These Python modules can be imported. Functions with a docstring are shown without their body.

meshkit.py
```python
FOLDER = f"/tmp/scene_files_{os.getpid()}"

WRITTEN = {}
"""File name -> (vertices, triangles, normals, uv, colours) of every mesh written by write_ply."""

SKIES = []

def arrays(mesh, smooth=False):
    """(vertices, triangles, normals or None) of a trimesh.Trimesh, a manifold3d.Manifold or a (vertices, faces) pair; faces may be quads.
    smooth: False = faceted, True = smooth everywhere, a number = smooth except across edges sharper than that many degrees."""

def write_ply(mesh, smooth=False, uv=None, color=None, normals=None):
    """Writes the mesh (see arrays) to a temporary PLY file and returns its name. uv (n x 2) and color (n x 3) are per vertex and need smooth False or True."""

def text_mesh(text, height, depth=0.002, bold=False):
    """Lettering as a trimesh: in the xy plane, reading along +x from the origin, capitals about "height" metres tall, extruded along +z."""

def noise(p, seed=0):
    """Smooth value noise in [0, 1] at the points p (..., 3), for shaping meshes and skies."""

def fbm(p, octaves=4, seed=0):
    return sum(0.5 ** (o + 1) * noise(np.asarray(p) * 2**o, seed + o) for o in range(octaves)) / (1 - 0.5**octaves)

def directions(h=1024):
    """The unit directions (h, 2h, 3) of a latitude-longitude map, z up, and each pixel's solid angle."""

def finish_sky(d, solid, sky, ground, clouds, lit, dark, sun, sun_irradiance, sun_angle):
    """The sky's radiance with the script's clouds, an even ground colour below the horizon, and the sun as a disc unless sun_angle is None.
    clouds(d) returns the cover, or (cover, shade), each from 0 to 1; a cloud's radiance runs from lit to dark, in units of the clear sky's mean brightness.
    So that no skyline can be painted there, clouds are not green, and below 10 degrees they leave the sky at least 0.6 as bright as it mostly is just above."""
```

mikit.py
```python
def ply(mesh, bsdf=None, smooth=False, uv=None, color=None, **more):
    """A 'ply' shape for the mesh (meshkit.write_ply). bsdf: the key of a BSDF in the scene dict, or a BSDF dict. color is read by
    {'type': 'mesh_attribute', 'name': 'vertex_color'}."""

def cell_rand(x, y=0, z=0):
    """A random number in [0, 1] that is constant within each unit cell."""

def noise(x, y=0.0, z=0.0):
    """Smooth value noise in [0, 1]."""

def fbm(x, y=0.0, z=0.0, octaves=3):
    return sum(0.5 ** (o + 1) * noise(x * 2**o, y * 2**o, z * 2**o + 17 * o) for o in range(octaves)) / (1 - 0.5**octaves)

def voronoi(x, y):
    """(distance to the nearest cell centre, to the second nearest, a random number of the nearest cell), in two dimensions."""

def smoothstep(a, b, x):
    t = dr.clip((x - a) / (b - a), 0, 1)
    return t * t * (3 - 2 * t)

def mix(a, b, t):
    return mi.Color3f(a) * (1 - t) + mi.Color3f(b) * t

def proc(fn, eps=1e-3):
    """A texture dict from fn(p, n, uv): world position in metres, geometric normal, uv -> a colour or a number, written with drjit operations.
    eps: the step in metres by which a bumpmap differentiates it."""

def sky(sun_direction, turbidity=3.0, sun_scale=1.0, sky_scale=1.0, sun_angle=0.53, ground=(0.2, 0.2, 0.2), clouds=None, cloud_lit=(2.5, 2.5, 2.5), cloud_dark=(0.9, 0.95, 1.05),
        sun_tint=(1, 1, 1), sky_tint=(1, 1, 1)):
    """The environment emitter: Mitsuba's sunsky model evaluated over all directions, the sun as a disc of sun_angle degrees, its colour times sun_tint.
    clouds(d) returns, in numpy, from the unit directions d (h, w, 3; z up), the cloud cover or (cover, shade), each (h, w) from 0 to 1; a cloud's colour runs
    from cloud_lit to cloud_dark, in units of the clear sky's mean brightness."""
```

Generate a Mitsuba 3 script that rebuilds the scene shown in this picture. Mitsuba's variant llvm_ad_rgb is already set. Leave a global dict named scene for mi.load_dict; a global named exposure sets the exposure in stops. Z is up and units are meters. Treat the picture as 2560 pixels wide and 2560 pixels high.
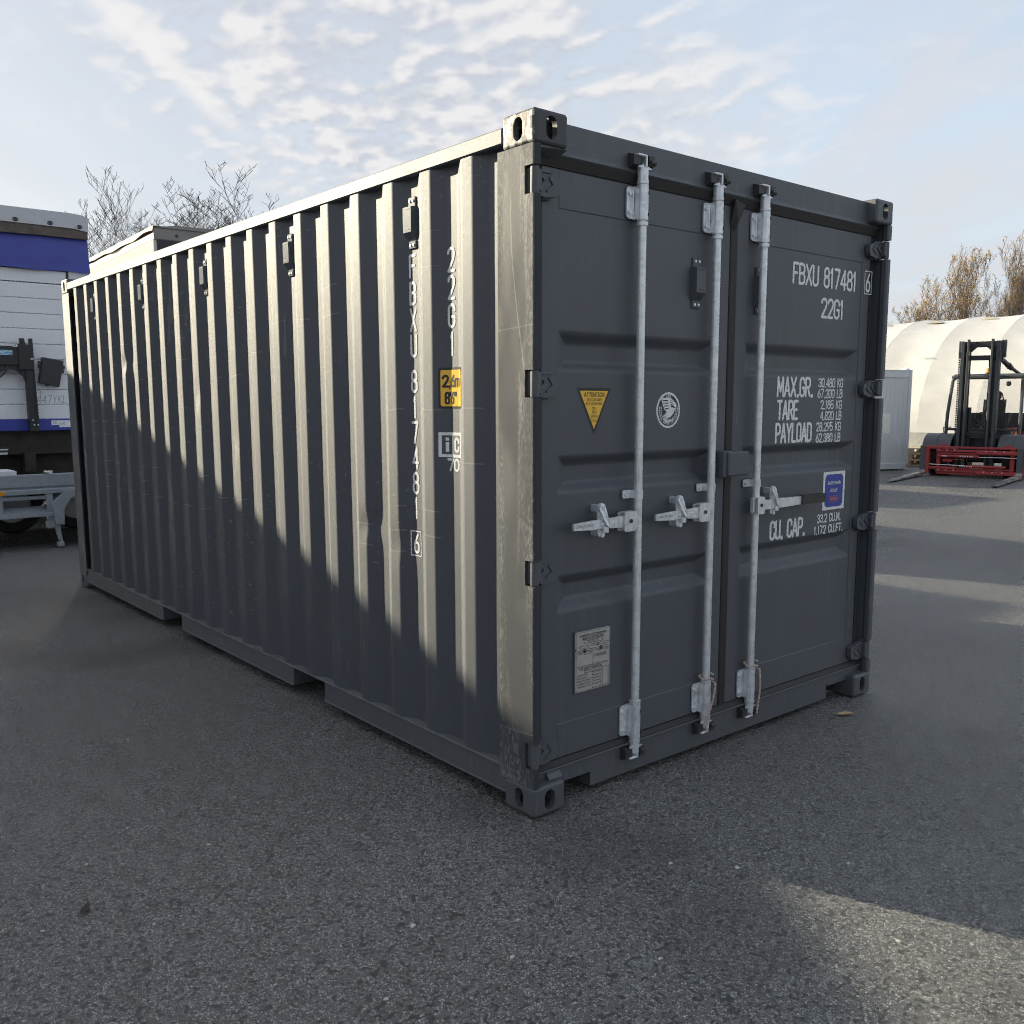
import math, random
import numpy as np, trimesh, drjit as dr, mitsuba as mi
import shapely
from shapely.geometry import Polygon, LineString, MultiLineString, Point, box as sbox
from shapely import affinity
from shapely.ops import unary_union
import manifold3d as m3
import mikit, meshkit
from mikit import noise, fbm, voronoi, cell_rand, smoothstep, mix

T = mi.ScalarTransform4f
scene, labels = {}, {}
R = random.Random(7)
NR = np.random.default_rng(7)

# ------------------------------------------------------------------ camera, sky, exposure
EYE = np.array([-2.1999, -2.5411, 1.5807])
YAW, PITCH, ROLL = 0.7019, -0.1353, -0.0013
FWD = np.array([math.sin(YAW) * math.cos(PITCH), math.cos(YAW) * math.cos(PITCH), math.sin(PITCH)])
_r = np.cross(FWD, [0, 0, 1]); _r /= np.linalg.norm(_r); _u = np.cross(_r, FWD)
UP = -_r * math.sin(ROLL) + _u * math.cos(ROLL)
scene['camera'] = {'type': 'perspective', 'fov': 57.733, 'fov_axis': 'x', 'near_clip': 0.05, 'far_clip': 900.0,
                   'principal_point_offset_x': -(1308.353 - 1280) / 2560, 'principal_point_offset_y': -(1320.479 - 1280) / 2560,
                   'to_world': T().look_at(origin=EYE.tolist(), target=(EYE + FWD).tolist(), up=UP.tolist())}
SAZ, SEL = math.radians(-20.8), math.radians(20.0)
SUN = np.array([math.sin(SAZ) * math.cos(SEL), math.cos(SAZ) * math.cos(SEL), math.sin(SEL)])


def clouds(d):
    z = np.maximum(d[..., 2], 0.02)
    az = np.degrees(np.arctan2(d[..., 0], d[..., 1]))
    el = np.degrees(np.arcsin(np.clip(d[..., 2], -1, 1)))
    zero = 0 * el
    n3 = lambda a, b, c, o, s: meshkit.fbm(np.stack([a, b, zero + c], -1), o, s)
    sig = lambda v: 1 / (1 + np.exp(-np.clip(v, -30, 30)))
    # flat layer of mackerel cloud, seen in perspective
    px, py = d[..., 0] / (z + 0.06), d[..., 1] / (z + 0.06)
    qx, qy = px + 0.30 * (n3(px * 1.3, py * 1.3, 0, 3, 3) - 0.5), py + 0.30 * (n3(px * 1.3, py * 1.3, 5, 3, 4) - 0.5)
    puffs = n3(qx * 19.0, qy * 12.0, 0, 4, 11)
    lump = n3(qx * 5.0, qy * 3.6, 4, 3, 12)
    big = n3(px * 1.1 + 3, py * 1.1, 0, 3, 21)
    veil = n3(px * 0.9 + 1.2 * py, 3.2 * px - 2.4 * py, 0, 5, 31)
    wisp = n3(px * 2.0 + 1.5 * py, 7.0 * px - 5.0 * py, 3, 4, 33)
    rel = az - 40.0
    field = np.exp(-((rel + 5 - 0.6 * (17 - el)) / 13.5) ** 2) * sig((el - 11.2 + (big - .5) * 8) / 1.3)
    field = np.clip(field * 1.3 + 0.45 * (big - 0.5), 0, 1)
    mixd = 0.60 * puffs + 0.40 * lump
    cum = np.clip((mixd - 0.56 + 0.255 * field) / 0.22, 0, 1) * np.clip(field * 2.4, 0, 1)
    cirrus = np.clip((0.7 * veil + 0.3 * wisp - 0.40) / 0.30, 0, 1) * (0.18 + 0.75 * sig((rel - 2) / 5.0))
    low = np.exp(-np.maximum(el, 0) / 6.0)
    # old vapour trail: a straight line across the sky, broken by the wind
    a, b = np.array([0.2769, 0.8961, 0.3469]), np.array([0.3831, 0.8855, 0.2629])
    nrm = np.cross(a, b); nrm /= np.linalg.norm(nrm)
    off = np.degrees(np.arcsin(np.clip(d @ nrm, -1, 1))) + 0.5 * (n3(px * 5, py * 5, 2, 3, 41) - 0.5)
    trail = np.exp(-(off / (0.36 + 0.04 * np.maximum(el - 14, 0))) ** 2) * np.clip((el - 14.2) / 2, 0, 1) * np.clip((60 - el) / 20, 0, 1) * (np.abs(rel + 25) < 45)
    trail = 1.3 * trail * (0.62 + 0.5 * n3(px * 7, py * 7, 9, 3, 51))
    # thin high haze under everything: it evens out the glare round the sun
    haze = 0.86 - 0.17 * sig((rel - 6) / 6.0) * sig((el - 9) / 3.0)
    thick = np.clip((0.75 * n3(qx * 19.0 + .2, qy * 12.0 + .16, 0, 4, 11) + 0.25 * lump - 0.40) / 0.22, 0, 1)
    layers = [(haze, 0.86 + 0.25 * (veil - 0.5)), (0.62 * low, 0.42), (0.80 * cirrus, 0.42), (0.93 * cum, 0.10 + 0.66 * (1 - thick)), (np.clip(0.8 * trail, 0, 0.8), 0.05)]
    cover, shade = zero, zero
    for c, t in layers:                       # each layer lies before the ones above it in the list
        new = 1 - (1 - cover) * (1 - c)
        shade = np.where(new > 1e-6, (shade * cover * (1 - c) + t * c) / np.maximum(new, 1e-6), 0)
        cover = new
    return cover, np.clip(shade, 0, 1)


scene['sky'] = mikit.sky(SUN.tolist(), turbidity=3.0, sun_scale=0.49, sky_scale=1.0, sun_angle=0.6, clouds=clouds, ground=(0.12, 0.12, 0.12),
                         cloud_lit=(0.95, 0.935, 0.925), cloud_dark=(0.50, 0.54, 0.635), sun_tint=(1.0, 1.22, 1.62), sky_tint=(1.16, 1.02, 0.89))
exposure = 3.85


# ------------------------------------------------------------------ materials
def bs(name, color, rough=0.5, metallic=0.0, spec=0.5, bump=None, bump_scale=1.0, two=True, **kw):
    c = {'type': 'rgb', 'value': list(color)} if not callable(color) else mikit.proc(color)
    rr = rough if not callable(rough) else mikit.proc(rough)
    b = {'type': 'principled', 'base_color': c, 'roughness': rr, 'metallic': metallic, 'specular': spec, **kw}
    if bump:
        b = {'type': 'bumpmap', 'arbitrary': mikit.proc(bump, eps=kw.get('eps', 1e-3)), 'scale': bump_scale, 'bsdf': b}
    scene[name] = {'type': 'twosided', 'bsdf': b} if two else b
    return name


def paint_color(p, n, uv):
    g = fbm(p.x * 3, p.y * 3, p.z * 1.2, 3)
    base = mix((0.036, 0.042, 0.053), (0.046, 0.053, 0.064), g)
    run = noise(p.x * 34 + p.y * 29, p.z * 1.1, 3)                                  # faint wash-down streaks
    runs = smoothstep(0.62, 0.85, run) * fbm(p.x * 2 + p.y * 2, p.z * 0.7, 9, 3)
    low = smoothstep(0.75, 0.02, p.z) * (0.4 + 0.8 * fbm(p.x * 7 + p.y * 7, p.z * 5, 2, 3))   # road grime thrown up low down
    sc = smoothstep(0.80, 0.90, noise(p.x * 150 + p.y * 120, p.z * 10.0, 1)) * smoothstep(0.58, 0.72, fbm(p.x * 2.3 + p.y * 2.3, p.z * 2.3, 6, 3))
    speck = smoothstep(0.93, 0.96, noise(p.x * 110 + p.y * 90, p.z * 110, 8)) * smoothstep(0.5, 0.7, noise(p.x * 3, p.z * 3, p.y * 3))
    return mix(base, (0.105, 0.102, 0.094), dr.clip(0.16 * runs + 0.20 * low + 0.35 * sc + 0.5 * speck, 0, 0.8))


def paint_rough(p, n, uv):
    return 0.53 + 0.12 * fbm(p.x * 2.5, p.y * 2.5 + 7, p.z * 0.9, 3)


def side_color(p, n, uv):
    # same paint with thin pale rub lines at a few heights across the ribs
    g = fbm(p.x * 3, p.y * 3, p.z * 1.2, 3)
    c = mix((0.036, 0.042, 0.053), (0.046, 0.053, 0.064), g)
    zz = p.z + 0.010 * (noise(p.y * 9.0, 3.1) - 0.5) * 2
    row = dr.floor(zz * 7.3)
    at = (row + 0.2 + 0.6 * cell_rand(row, 5)) / 7.3
    line = smoothstep(0.0035, 0.001, dr.abs(zz - at)) * smoothstep(0.58, 0.68, noise(p.y * 2.6, row * 3.7)) * smoothstep(0.03, 0.02, p.x) * smoothstep(0.75, 1.0, p.z)
    scuff = smoothstep(0.74, 0.86, noise(p.y * 60, p.z * 7, 3)) * smoothstep(0.6, 0.75, fbm(p.y * 1.5, p.z * 1.5, 1))
    spots = smoothstep(0.90, 0.94, noise(p.y * 75, p.z * 75, 8)) * smoothstep(0.55, 0.7, noise(p.y * 2, p.z * 2, 4))
    return mix(c, (0.17, 0.165, 0.15), dr.clip(0.60 * line + 0.30 * scuff + 0.5 * spots, 0, 1))


def post_color(p, n, uv):
    c = mi.Color3f(0.034, 0.038, 0.045)
    a = noise(p.y * 26, p.z * 2.2, p.x * 26)
    b = noise(p.y * 190, p.z * 75, p.x * 150)
    w = fbm(p.y * 8 + 2, p.z * 1.5, p.x * 7, 4)
    cloudy = smoothstep(0.35, 0.70, fbm(p.y * 5 + 9, p.z * 3.1, 4, 3))
    up = smoothstep(1.55, 2.25, p.z)
    patch = smoothstep(0.40, 0.64, w + 0.22 * (a - 0.5) + 0.16 * up)
    fine = smoothstep(0.42, 0.80, b)
    streak = smoothstep(0.76, 0.88, noise(p.y * 95, p.z * 3.2, 5))
    arc = dr.abs(p.y - (0.075 + 0.055 * dr.sin((p.z - 1.80) * 3.4)))
    gouge = smoothstep(0.0050, 0.0015, arc + 0.002 * noise(p.z * 40, 1)) * smoothstep(1.62, 1.72, p.z) * smoothstep(2.36, 2.26, p.z)
    row = dr.floor(p.z * 4.6)
    cut = smoothstep(0.003, 0.001, dr.abs(p.z + 0.10 * (p.y - 0.1) * (cell_rand(row, 2) - 0.3) - (row + 0.5) / 4.6)) * smoothstep(0.45, 0.55, cell_rand(row, 7))
    speck = smoothstep(0.90, 0.94, noise(p.y * 160, p.z * 160, 2))
    k = 0.30 * patch * (0.25 + fine) + 0.16 * cloudy + 0.28 * streak * patch + 0.10 * up + 0.50 * gouge + 0.25 * cut + 0.45 * speck * patch
    return mix(c, (0.30, 0.295, 0.275), dr.clip(k, 0, 0.85) * smoothstep(0.006, 0.002, p.x))


def post_rough(p, n, uv):
    return 0.66 + 0.16 * noise(p.y * 20, p.z * 6, p.x * 20)


def worn_color(p, n, uv):
    k = 70.0
    a = fbm(p.x * k, p.y * k, p.z * k * 0.5, 3)
    b = fbm(p.x * 40 + 9, p.y * 40, p.z * 30, 3)
    c = mix((0.05, 0.052, 0.055), (0.52, 0.50, 0.45), smoothstep(0.42, 0.60, a) * smoothstep(0.002, -0.001, p.x - 0.004))
    return mix(c, (0.16, 0.075, 0.03), 0.75 * smoothstep(0.58, 0.72, b) * smoothstep(0.004, 0.0, p.x - 0.004))


def galv_color(p, n, uv):
    d1, d2, r = voronoi(p.x * 60 + p.y * 45, p.z * 60)
    g = fbm(p.x * 18, p.y * 18, p.z * 7, 3)
    st = smoothstep(0.60, 0.80, noise(p.x * 160, p.y * 160, p.z * 14))
    c = mix((0.54, 0.56, 0.58), (0.80, 0.82, 0.84), 0.55 * r + 0.45 * g)
    return mix(c, (0.34, 0.34, 0.34), 0.30 * st + 0.35 * smoothstep(0.62, 0.78, fbm(p.x * 40, p.y * 40, p.z * 30, 3)))


def galv_dull(p, n, uv):
    d1, d2, r = voronoi(p.x * 34, p.z * 34 + p.y * 20)
    g = fbm(p.x * 6, p.y * 6, p.z * 6, 3)
    return mix((0.26, 0.29, 0.32), (0.38, 0.41, 0.44), 0.4 * r + 0.6 * g)


def asphalt_color(p, n, uv):
    d1, d2, r = voronoi(p.x * 150, p.y * 150)
    e1, e2, s = voronoi(p.x * 85 + 13, p.y * 85)
    edge = smoothstep(0.05, 0.36, d2 - d1)
    g = fbm(p.x * 0.55, p.y * 0.55, 1.0, 4)
    big = fbm(p.x * 0.13 + 4, p.y * 0.13, 2.0, 3)
    stone = 0.092 + 0.330 * r * r * r + 0.10 * smoothstep(0.86, 0.97, s)
    v = (0.016 + (stone - 0.016) * edge) * (0.78 + 0.30 * g + 0.20 * big)
    pit = smoothstep(0.38, 0.18, noise(p.x * 105, p.y * 105, 3)) * 0.85
    v = v * (1 - pit)
    stain = smoothstep(0.56, 0.74, fbm(p.x * 0.9 + 7, p.y * 1.5, 5, 3)) * 0.40
    v = v * (1 - stain)
    spark = smoothstep(0.985, 0.995, cell_rand(dr.floor(p.x * 120), dr.floor(p.y * 120), 9)) * smoothstep(0.5, 0.2, d1)
    warm = cell_rand(dr.floor(p.x * 60), dr.floor(p.y * 60), 2)
    col = mi.Color3f(v, v * (0.975 + 0.02 * warm), v * (0.90 + 0.08 * warm))
    return mix(col, (0.42, 0.41, 0.38), 0.55 * spark)


def asphalt_bump(p, n, uv):
    d1, d2, r = voronoi(p.x * 150, p.y * 150)
    return smoothstep(0.0, 0.5, d2 - d1) * (0.4 + r) * 0.0028 + 0.0030 * noise(p.x * 55, p.y * 55, 2) + 0.004 * fbm(p.x * 9, p.y * 9, 3, 2)


def asphalt_rough(p, n, uv):
    return 0.36 + 0.22 * fbm(p.x * 0.8 + 3, p.y * 0.8, 2, 3)


bs('paint', paint_color, paint_rough, spec=1.0, sheen=0.9)
bs('side_paint', side_color, paint_rough, spec=0.85, sheen=0.55)
bs('post_paint', post_color, post_rough, spec=0.45, sheen=0.3)
bs('pale_paint', lambda p, n, uv: mix((0.07, 0.073, 0.078), (0.15, 0.15, 0.145), fbm(p.y * 9, p.x * 40, 1)), 0.6, spec=0.6)  # paler mottled paint along the rail ledge
bs('worn_paint', worn_color, 0.55, spec=0.5)
bs('galvanised', galv_color, 0.34, metallic=0.45, spec=0.7)
bs('galvanised_dull', galv_dull, 0.5, metallic=0.35)
bs('rubber', (0.020, 0.018, 0.017), 0.62)
bs('keeper_steel', (0.030, 0.030, 0.031), 0.5)
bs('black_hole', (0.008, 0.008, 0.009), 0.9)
bs('white_vinyl', (0.66, 0.66, 0.66), 0.35)
bs('yellow_vinyl', (0.80, 0.47, 0.045), 0.35)
bs('black_vinyl', (0.014, 0.013, 0.013), 0.4)
bs('navy_vinyl', (0.018, 0.022, 0.055), 0.35)
bs('blue_vinyl', (0.030, 0.050, 0.28), 0.35)
bs('red_vinyl', (0.42, 0.10, 0.07), 0.4)
bs('plate_steel', lambda p, n, uv: mix((0.36, 0.35, 0.32), (0.43, 0.42, 0.39), fbm(p.x * 30, p.z * 30, 0)), 0.5, metallic=0.15)
bs('vent_plastic', (0.10, 0.115, 0.13), 0.28, spec=0.6)
bs('grip_rubber', (0.022, 0.020, 0.018), 0.45)
bs('rope_fibre', lambda p, n, uv: mix((0.30, 0.17, 0.13), (0.55, 0.50, 0.45), smoothstep(0.4, 0.6, noise(p.x * 400, p.y * 400, p.z * 400))), 0.85)
bs('asphalt', asphalt_color, asphalt_rough, spec=0.9, sheen=0.35, clearcoat=0.5, clearcoat_gloss=0.55, bump=asphalt_bump, bump_scale=1.0)


# ------------------------------------------------------------------ helpers
def numbered(key):
    if key not in scene and key not in labels and not any(k.startswith(key + '__') for k in scene):
        return key
    i = 1
    while True:
        k = f'{key}_{i:03d}'
        if k not in scene and k not in labels and not any(q.startswith(k + '__') for q in scene):
            return k
        i += 1


def put(name, mesh, mat, parent=None, smooth=False, label=None, kind=None, to_world=None):
    key = numbered(f'{parent}__{name}' if parent else name)
    if isinstance(mesh, (list,)):
        mesh = cat(mesh)
    scene[key] = mikit.ply(mesh, mat, smooth=smooth) if not isinstance(mesh, dict) else dict(mesh)
    if to_world is not None:
        scene[key]['to_world'] = to_world
    if label or kind:
        labels[key] = {}
        if label: labels[key]['label'] = label
        if kind: labels[key]['kind'] = kind
    return key


def each(name, meshes, mat, parent=None, **kw):
    return [put(name, m, mat, parent, **kw) for m in meshes]


def thing(name, label, category, group=None):
    key = numbered(name)
    labels[key] = {'label': label, 'category': category}
    if group: labels[key]['group'] = group
    return key


def cat(ms):
    return trimesh.util.concatenate([tm(m) for m in ms])


def tm(m):
    if isinstance(m, trimesh.Trimesh): return m
    if hasattr(m, 'to_mesh'):
        q = m.to_mesh()
        return trimesh.Trimesh(np.array(q.vert_properties[:, :3]), np.array(q.tri_verts), process=False)
    v, f = m
    f = np.asarray(f)
    if f.shape[1] == 4: f = np.vstack([f[:, [0, 1, 2]], f[:, [0, 2, 3]]])
    return trimesh.Trimesh(np.asarray(v, float), f, process=False)


def bx(x0, x1, y0, y1, z0, z1, c=0.0):
    """box, chamfered by c"""
    x0, x1 = min(x0, x1), max(x0, x1); y0, y1 = min(y0, y1), max(y0, y1); z0, z1 = min(z0, z1), max(z0, z1)
    c = min(c, 0.45 * (x1 - x0), 0.45 * (y1 - y0), 0.45 * (z1 - z0))
    if c <= 0:
        m = trimesh.creation.box(extents=(x1 - x0, y1 - y0, z1 - z0))
        m.apply_translation(((x0 + x1) / 2, (y0 + y1) / 2, (z0 + z1) / 2))
        return m
    pts = []
    for sx in (0, 1):
        for sy in (0, 1):
            for sz in (0, 1):
                X, Y, Z = (x0, x1)[sx], (y0, y1)[sy], (z0, z1)[sz]
                dx, dy, dz = (c, -c)[sx], (c, -c)[sy], (c, -c)[sz]
                pts += [(X, Y + dy, Z + dz), (X + dx, Y, Z + dz), (X + dx, Y + dy, Z)]
    return hull(pts)


def hull(pts):
    return tm(m3.Manifold.hull_points(np.asarray(pts, float)))


def cyl(p0, p1, r, seg=16, r1=None):
    p0, p1 = np.asarray(p0, float), np.asarray(p1, float)
    d = p1 - p0; L = np.linalg.norm(d); d /= L
    a = np.cross(d, [0, 0, 1] if abs(d[2]) < 0.9 else [1, 0, 0]); a /= np.linalg.norm(a); b = np.cross(d, a)
    t = np.arange(seg) * 2 * math.pi / seg
    ring = np.cos(t)[:, None] * a + np.sin(t)[:, None] * b
    r1 = r if r1 is None else r1
    v = np.vstack([p0 + ring * r, p1 + ring * r1, [p0], [p1]])
    i = np.arange(seg); j = (i + 1) % seg
    f = np.vstack([np.stack([i, j, j + seg], 1), np.stack([i, j + seg, i + seg], 1), np.stack([j, i, i * 0 + 2 * seg], 1), np.stack([i + seg, j + seg, i * 0 + 2 * seg + 1], 1)])
    return trimesh.Trimesh(v, f, process=False)


def tube(pts, r, seg=8):
    p = np.asarray(pts, float)
    t = np.gradient(p, axis=0); t /= np.linalg.norm(t, axis=1, keepdims=True) + 1e-12
    a = np.cross(t[0], [0.13, 0.37, 0.92]); a /= np.linalg.norm(a)
    vs = []
    rr = np.broadcast_to(r, (len(p),))
    ang = np.arange(seg) * 2 * math.pi / seg
    for k in range(len(p)):
        a = a - t[k] * (a @ t[k]); a /= np.linalg.norm(a); b = np.cross(t[k], a)
        vs.append(p[k] + rr[k] * (np.cos(ang)[:, None] * a + np.sin(ang)[:, None] * b))
    v = np.vstack(vs + [p[:1], p[-1:]])
    n = len(p); i = np.arange(seg); j = (i + 1) % seg
    f = [np.stack([k * seg + i, k * seg + j, (k + 1) * seg + j], 1) for k in range(n - 1)] + [np.stack([k * seg + i, (k + 1) * seg + j, (k + 1) * seg + i], 1) for k in range(n - 1)]
    f += [np.stack([j, i, i * 0 + n * seg], 1), np.stack([(n - 1) * seg + i, (n - 1) * seg + j, i * 0 + n * seg + 1], 1)]
    return trimesh.Trimesh(v, np.vstack(f), process=False)


def polys(g):
    return [q for q in getattr(g, 'geoms', [g]) if isinstance(q, Polygon) and q.area > 1e-10]


def prism(poly, lo, hi, axis='z'):
    """extrude a polygon; axis z: (x,y)->z; axis y: (x,z)->y; axis x: (y,z)->x"""
    out = []
    for g in polys(poly):
        m = trimesh.creation.extrude_polygon(g, hi - lo, engine='earcut')
        v = m.vertices.copy(); f = m.faces
        h = v[:, 2] + lo
        if axis == 'z': w = np.stack([v[:, 0], v[:, 1], h], 1)
        elif axis == 'y': w = np.stack([v[:, 0], h, v[:, 1]], 1); f = f[:, ::-1]
        else: w = np.stack([h, v[:, 0], v[:, 1]], 1)
        out.append(trimesh.Trimesh(w, f, process=False))
    return cat(out)


def flat(poly, fn):
    """flat print: triangulate the polygon and map (u, v) arrays to 3-D by fn"""
    out = []
    for g in polys(poly):
        v, f = trimesh.creation.triangulate_polygon(g, engine='earcut')
        out.append(trimesh.Trimesh(fn(v[:, 0], v[:, 1]), f, process=False))
    return cat(out)


def xf(m, M):
    m = tm(m).copy(); m.apply_transform(M); return m


def rect(x0, x1, y0, y1, r=0.0, seg=6):
    if r <= 0: return sbox(x0, y0, x1, y1)
    return sbox(x0 + r, y0 + r, x1 - r, y1 - r).buffer(r, quad_segs=seg)


# ------------------------------------------------------------------ stencil lettering: condensed round strokes
def _arc(cx, cy, rx, ry, a0, a1, n=9):
    t = np.radians(np.linspace(a0, a1, n))
    return [(cx + rx * math.cos(q), cy + ry * math.sin(q)) for q in t]


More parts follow.
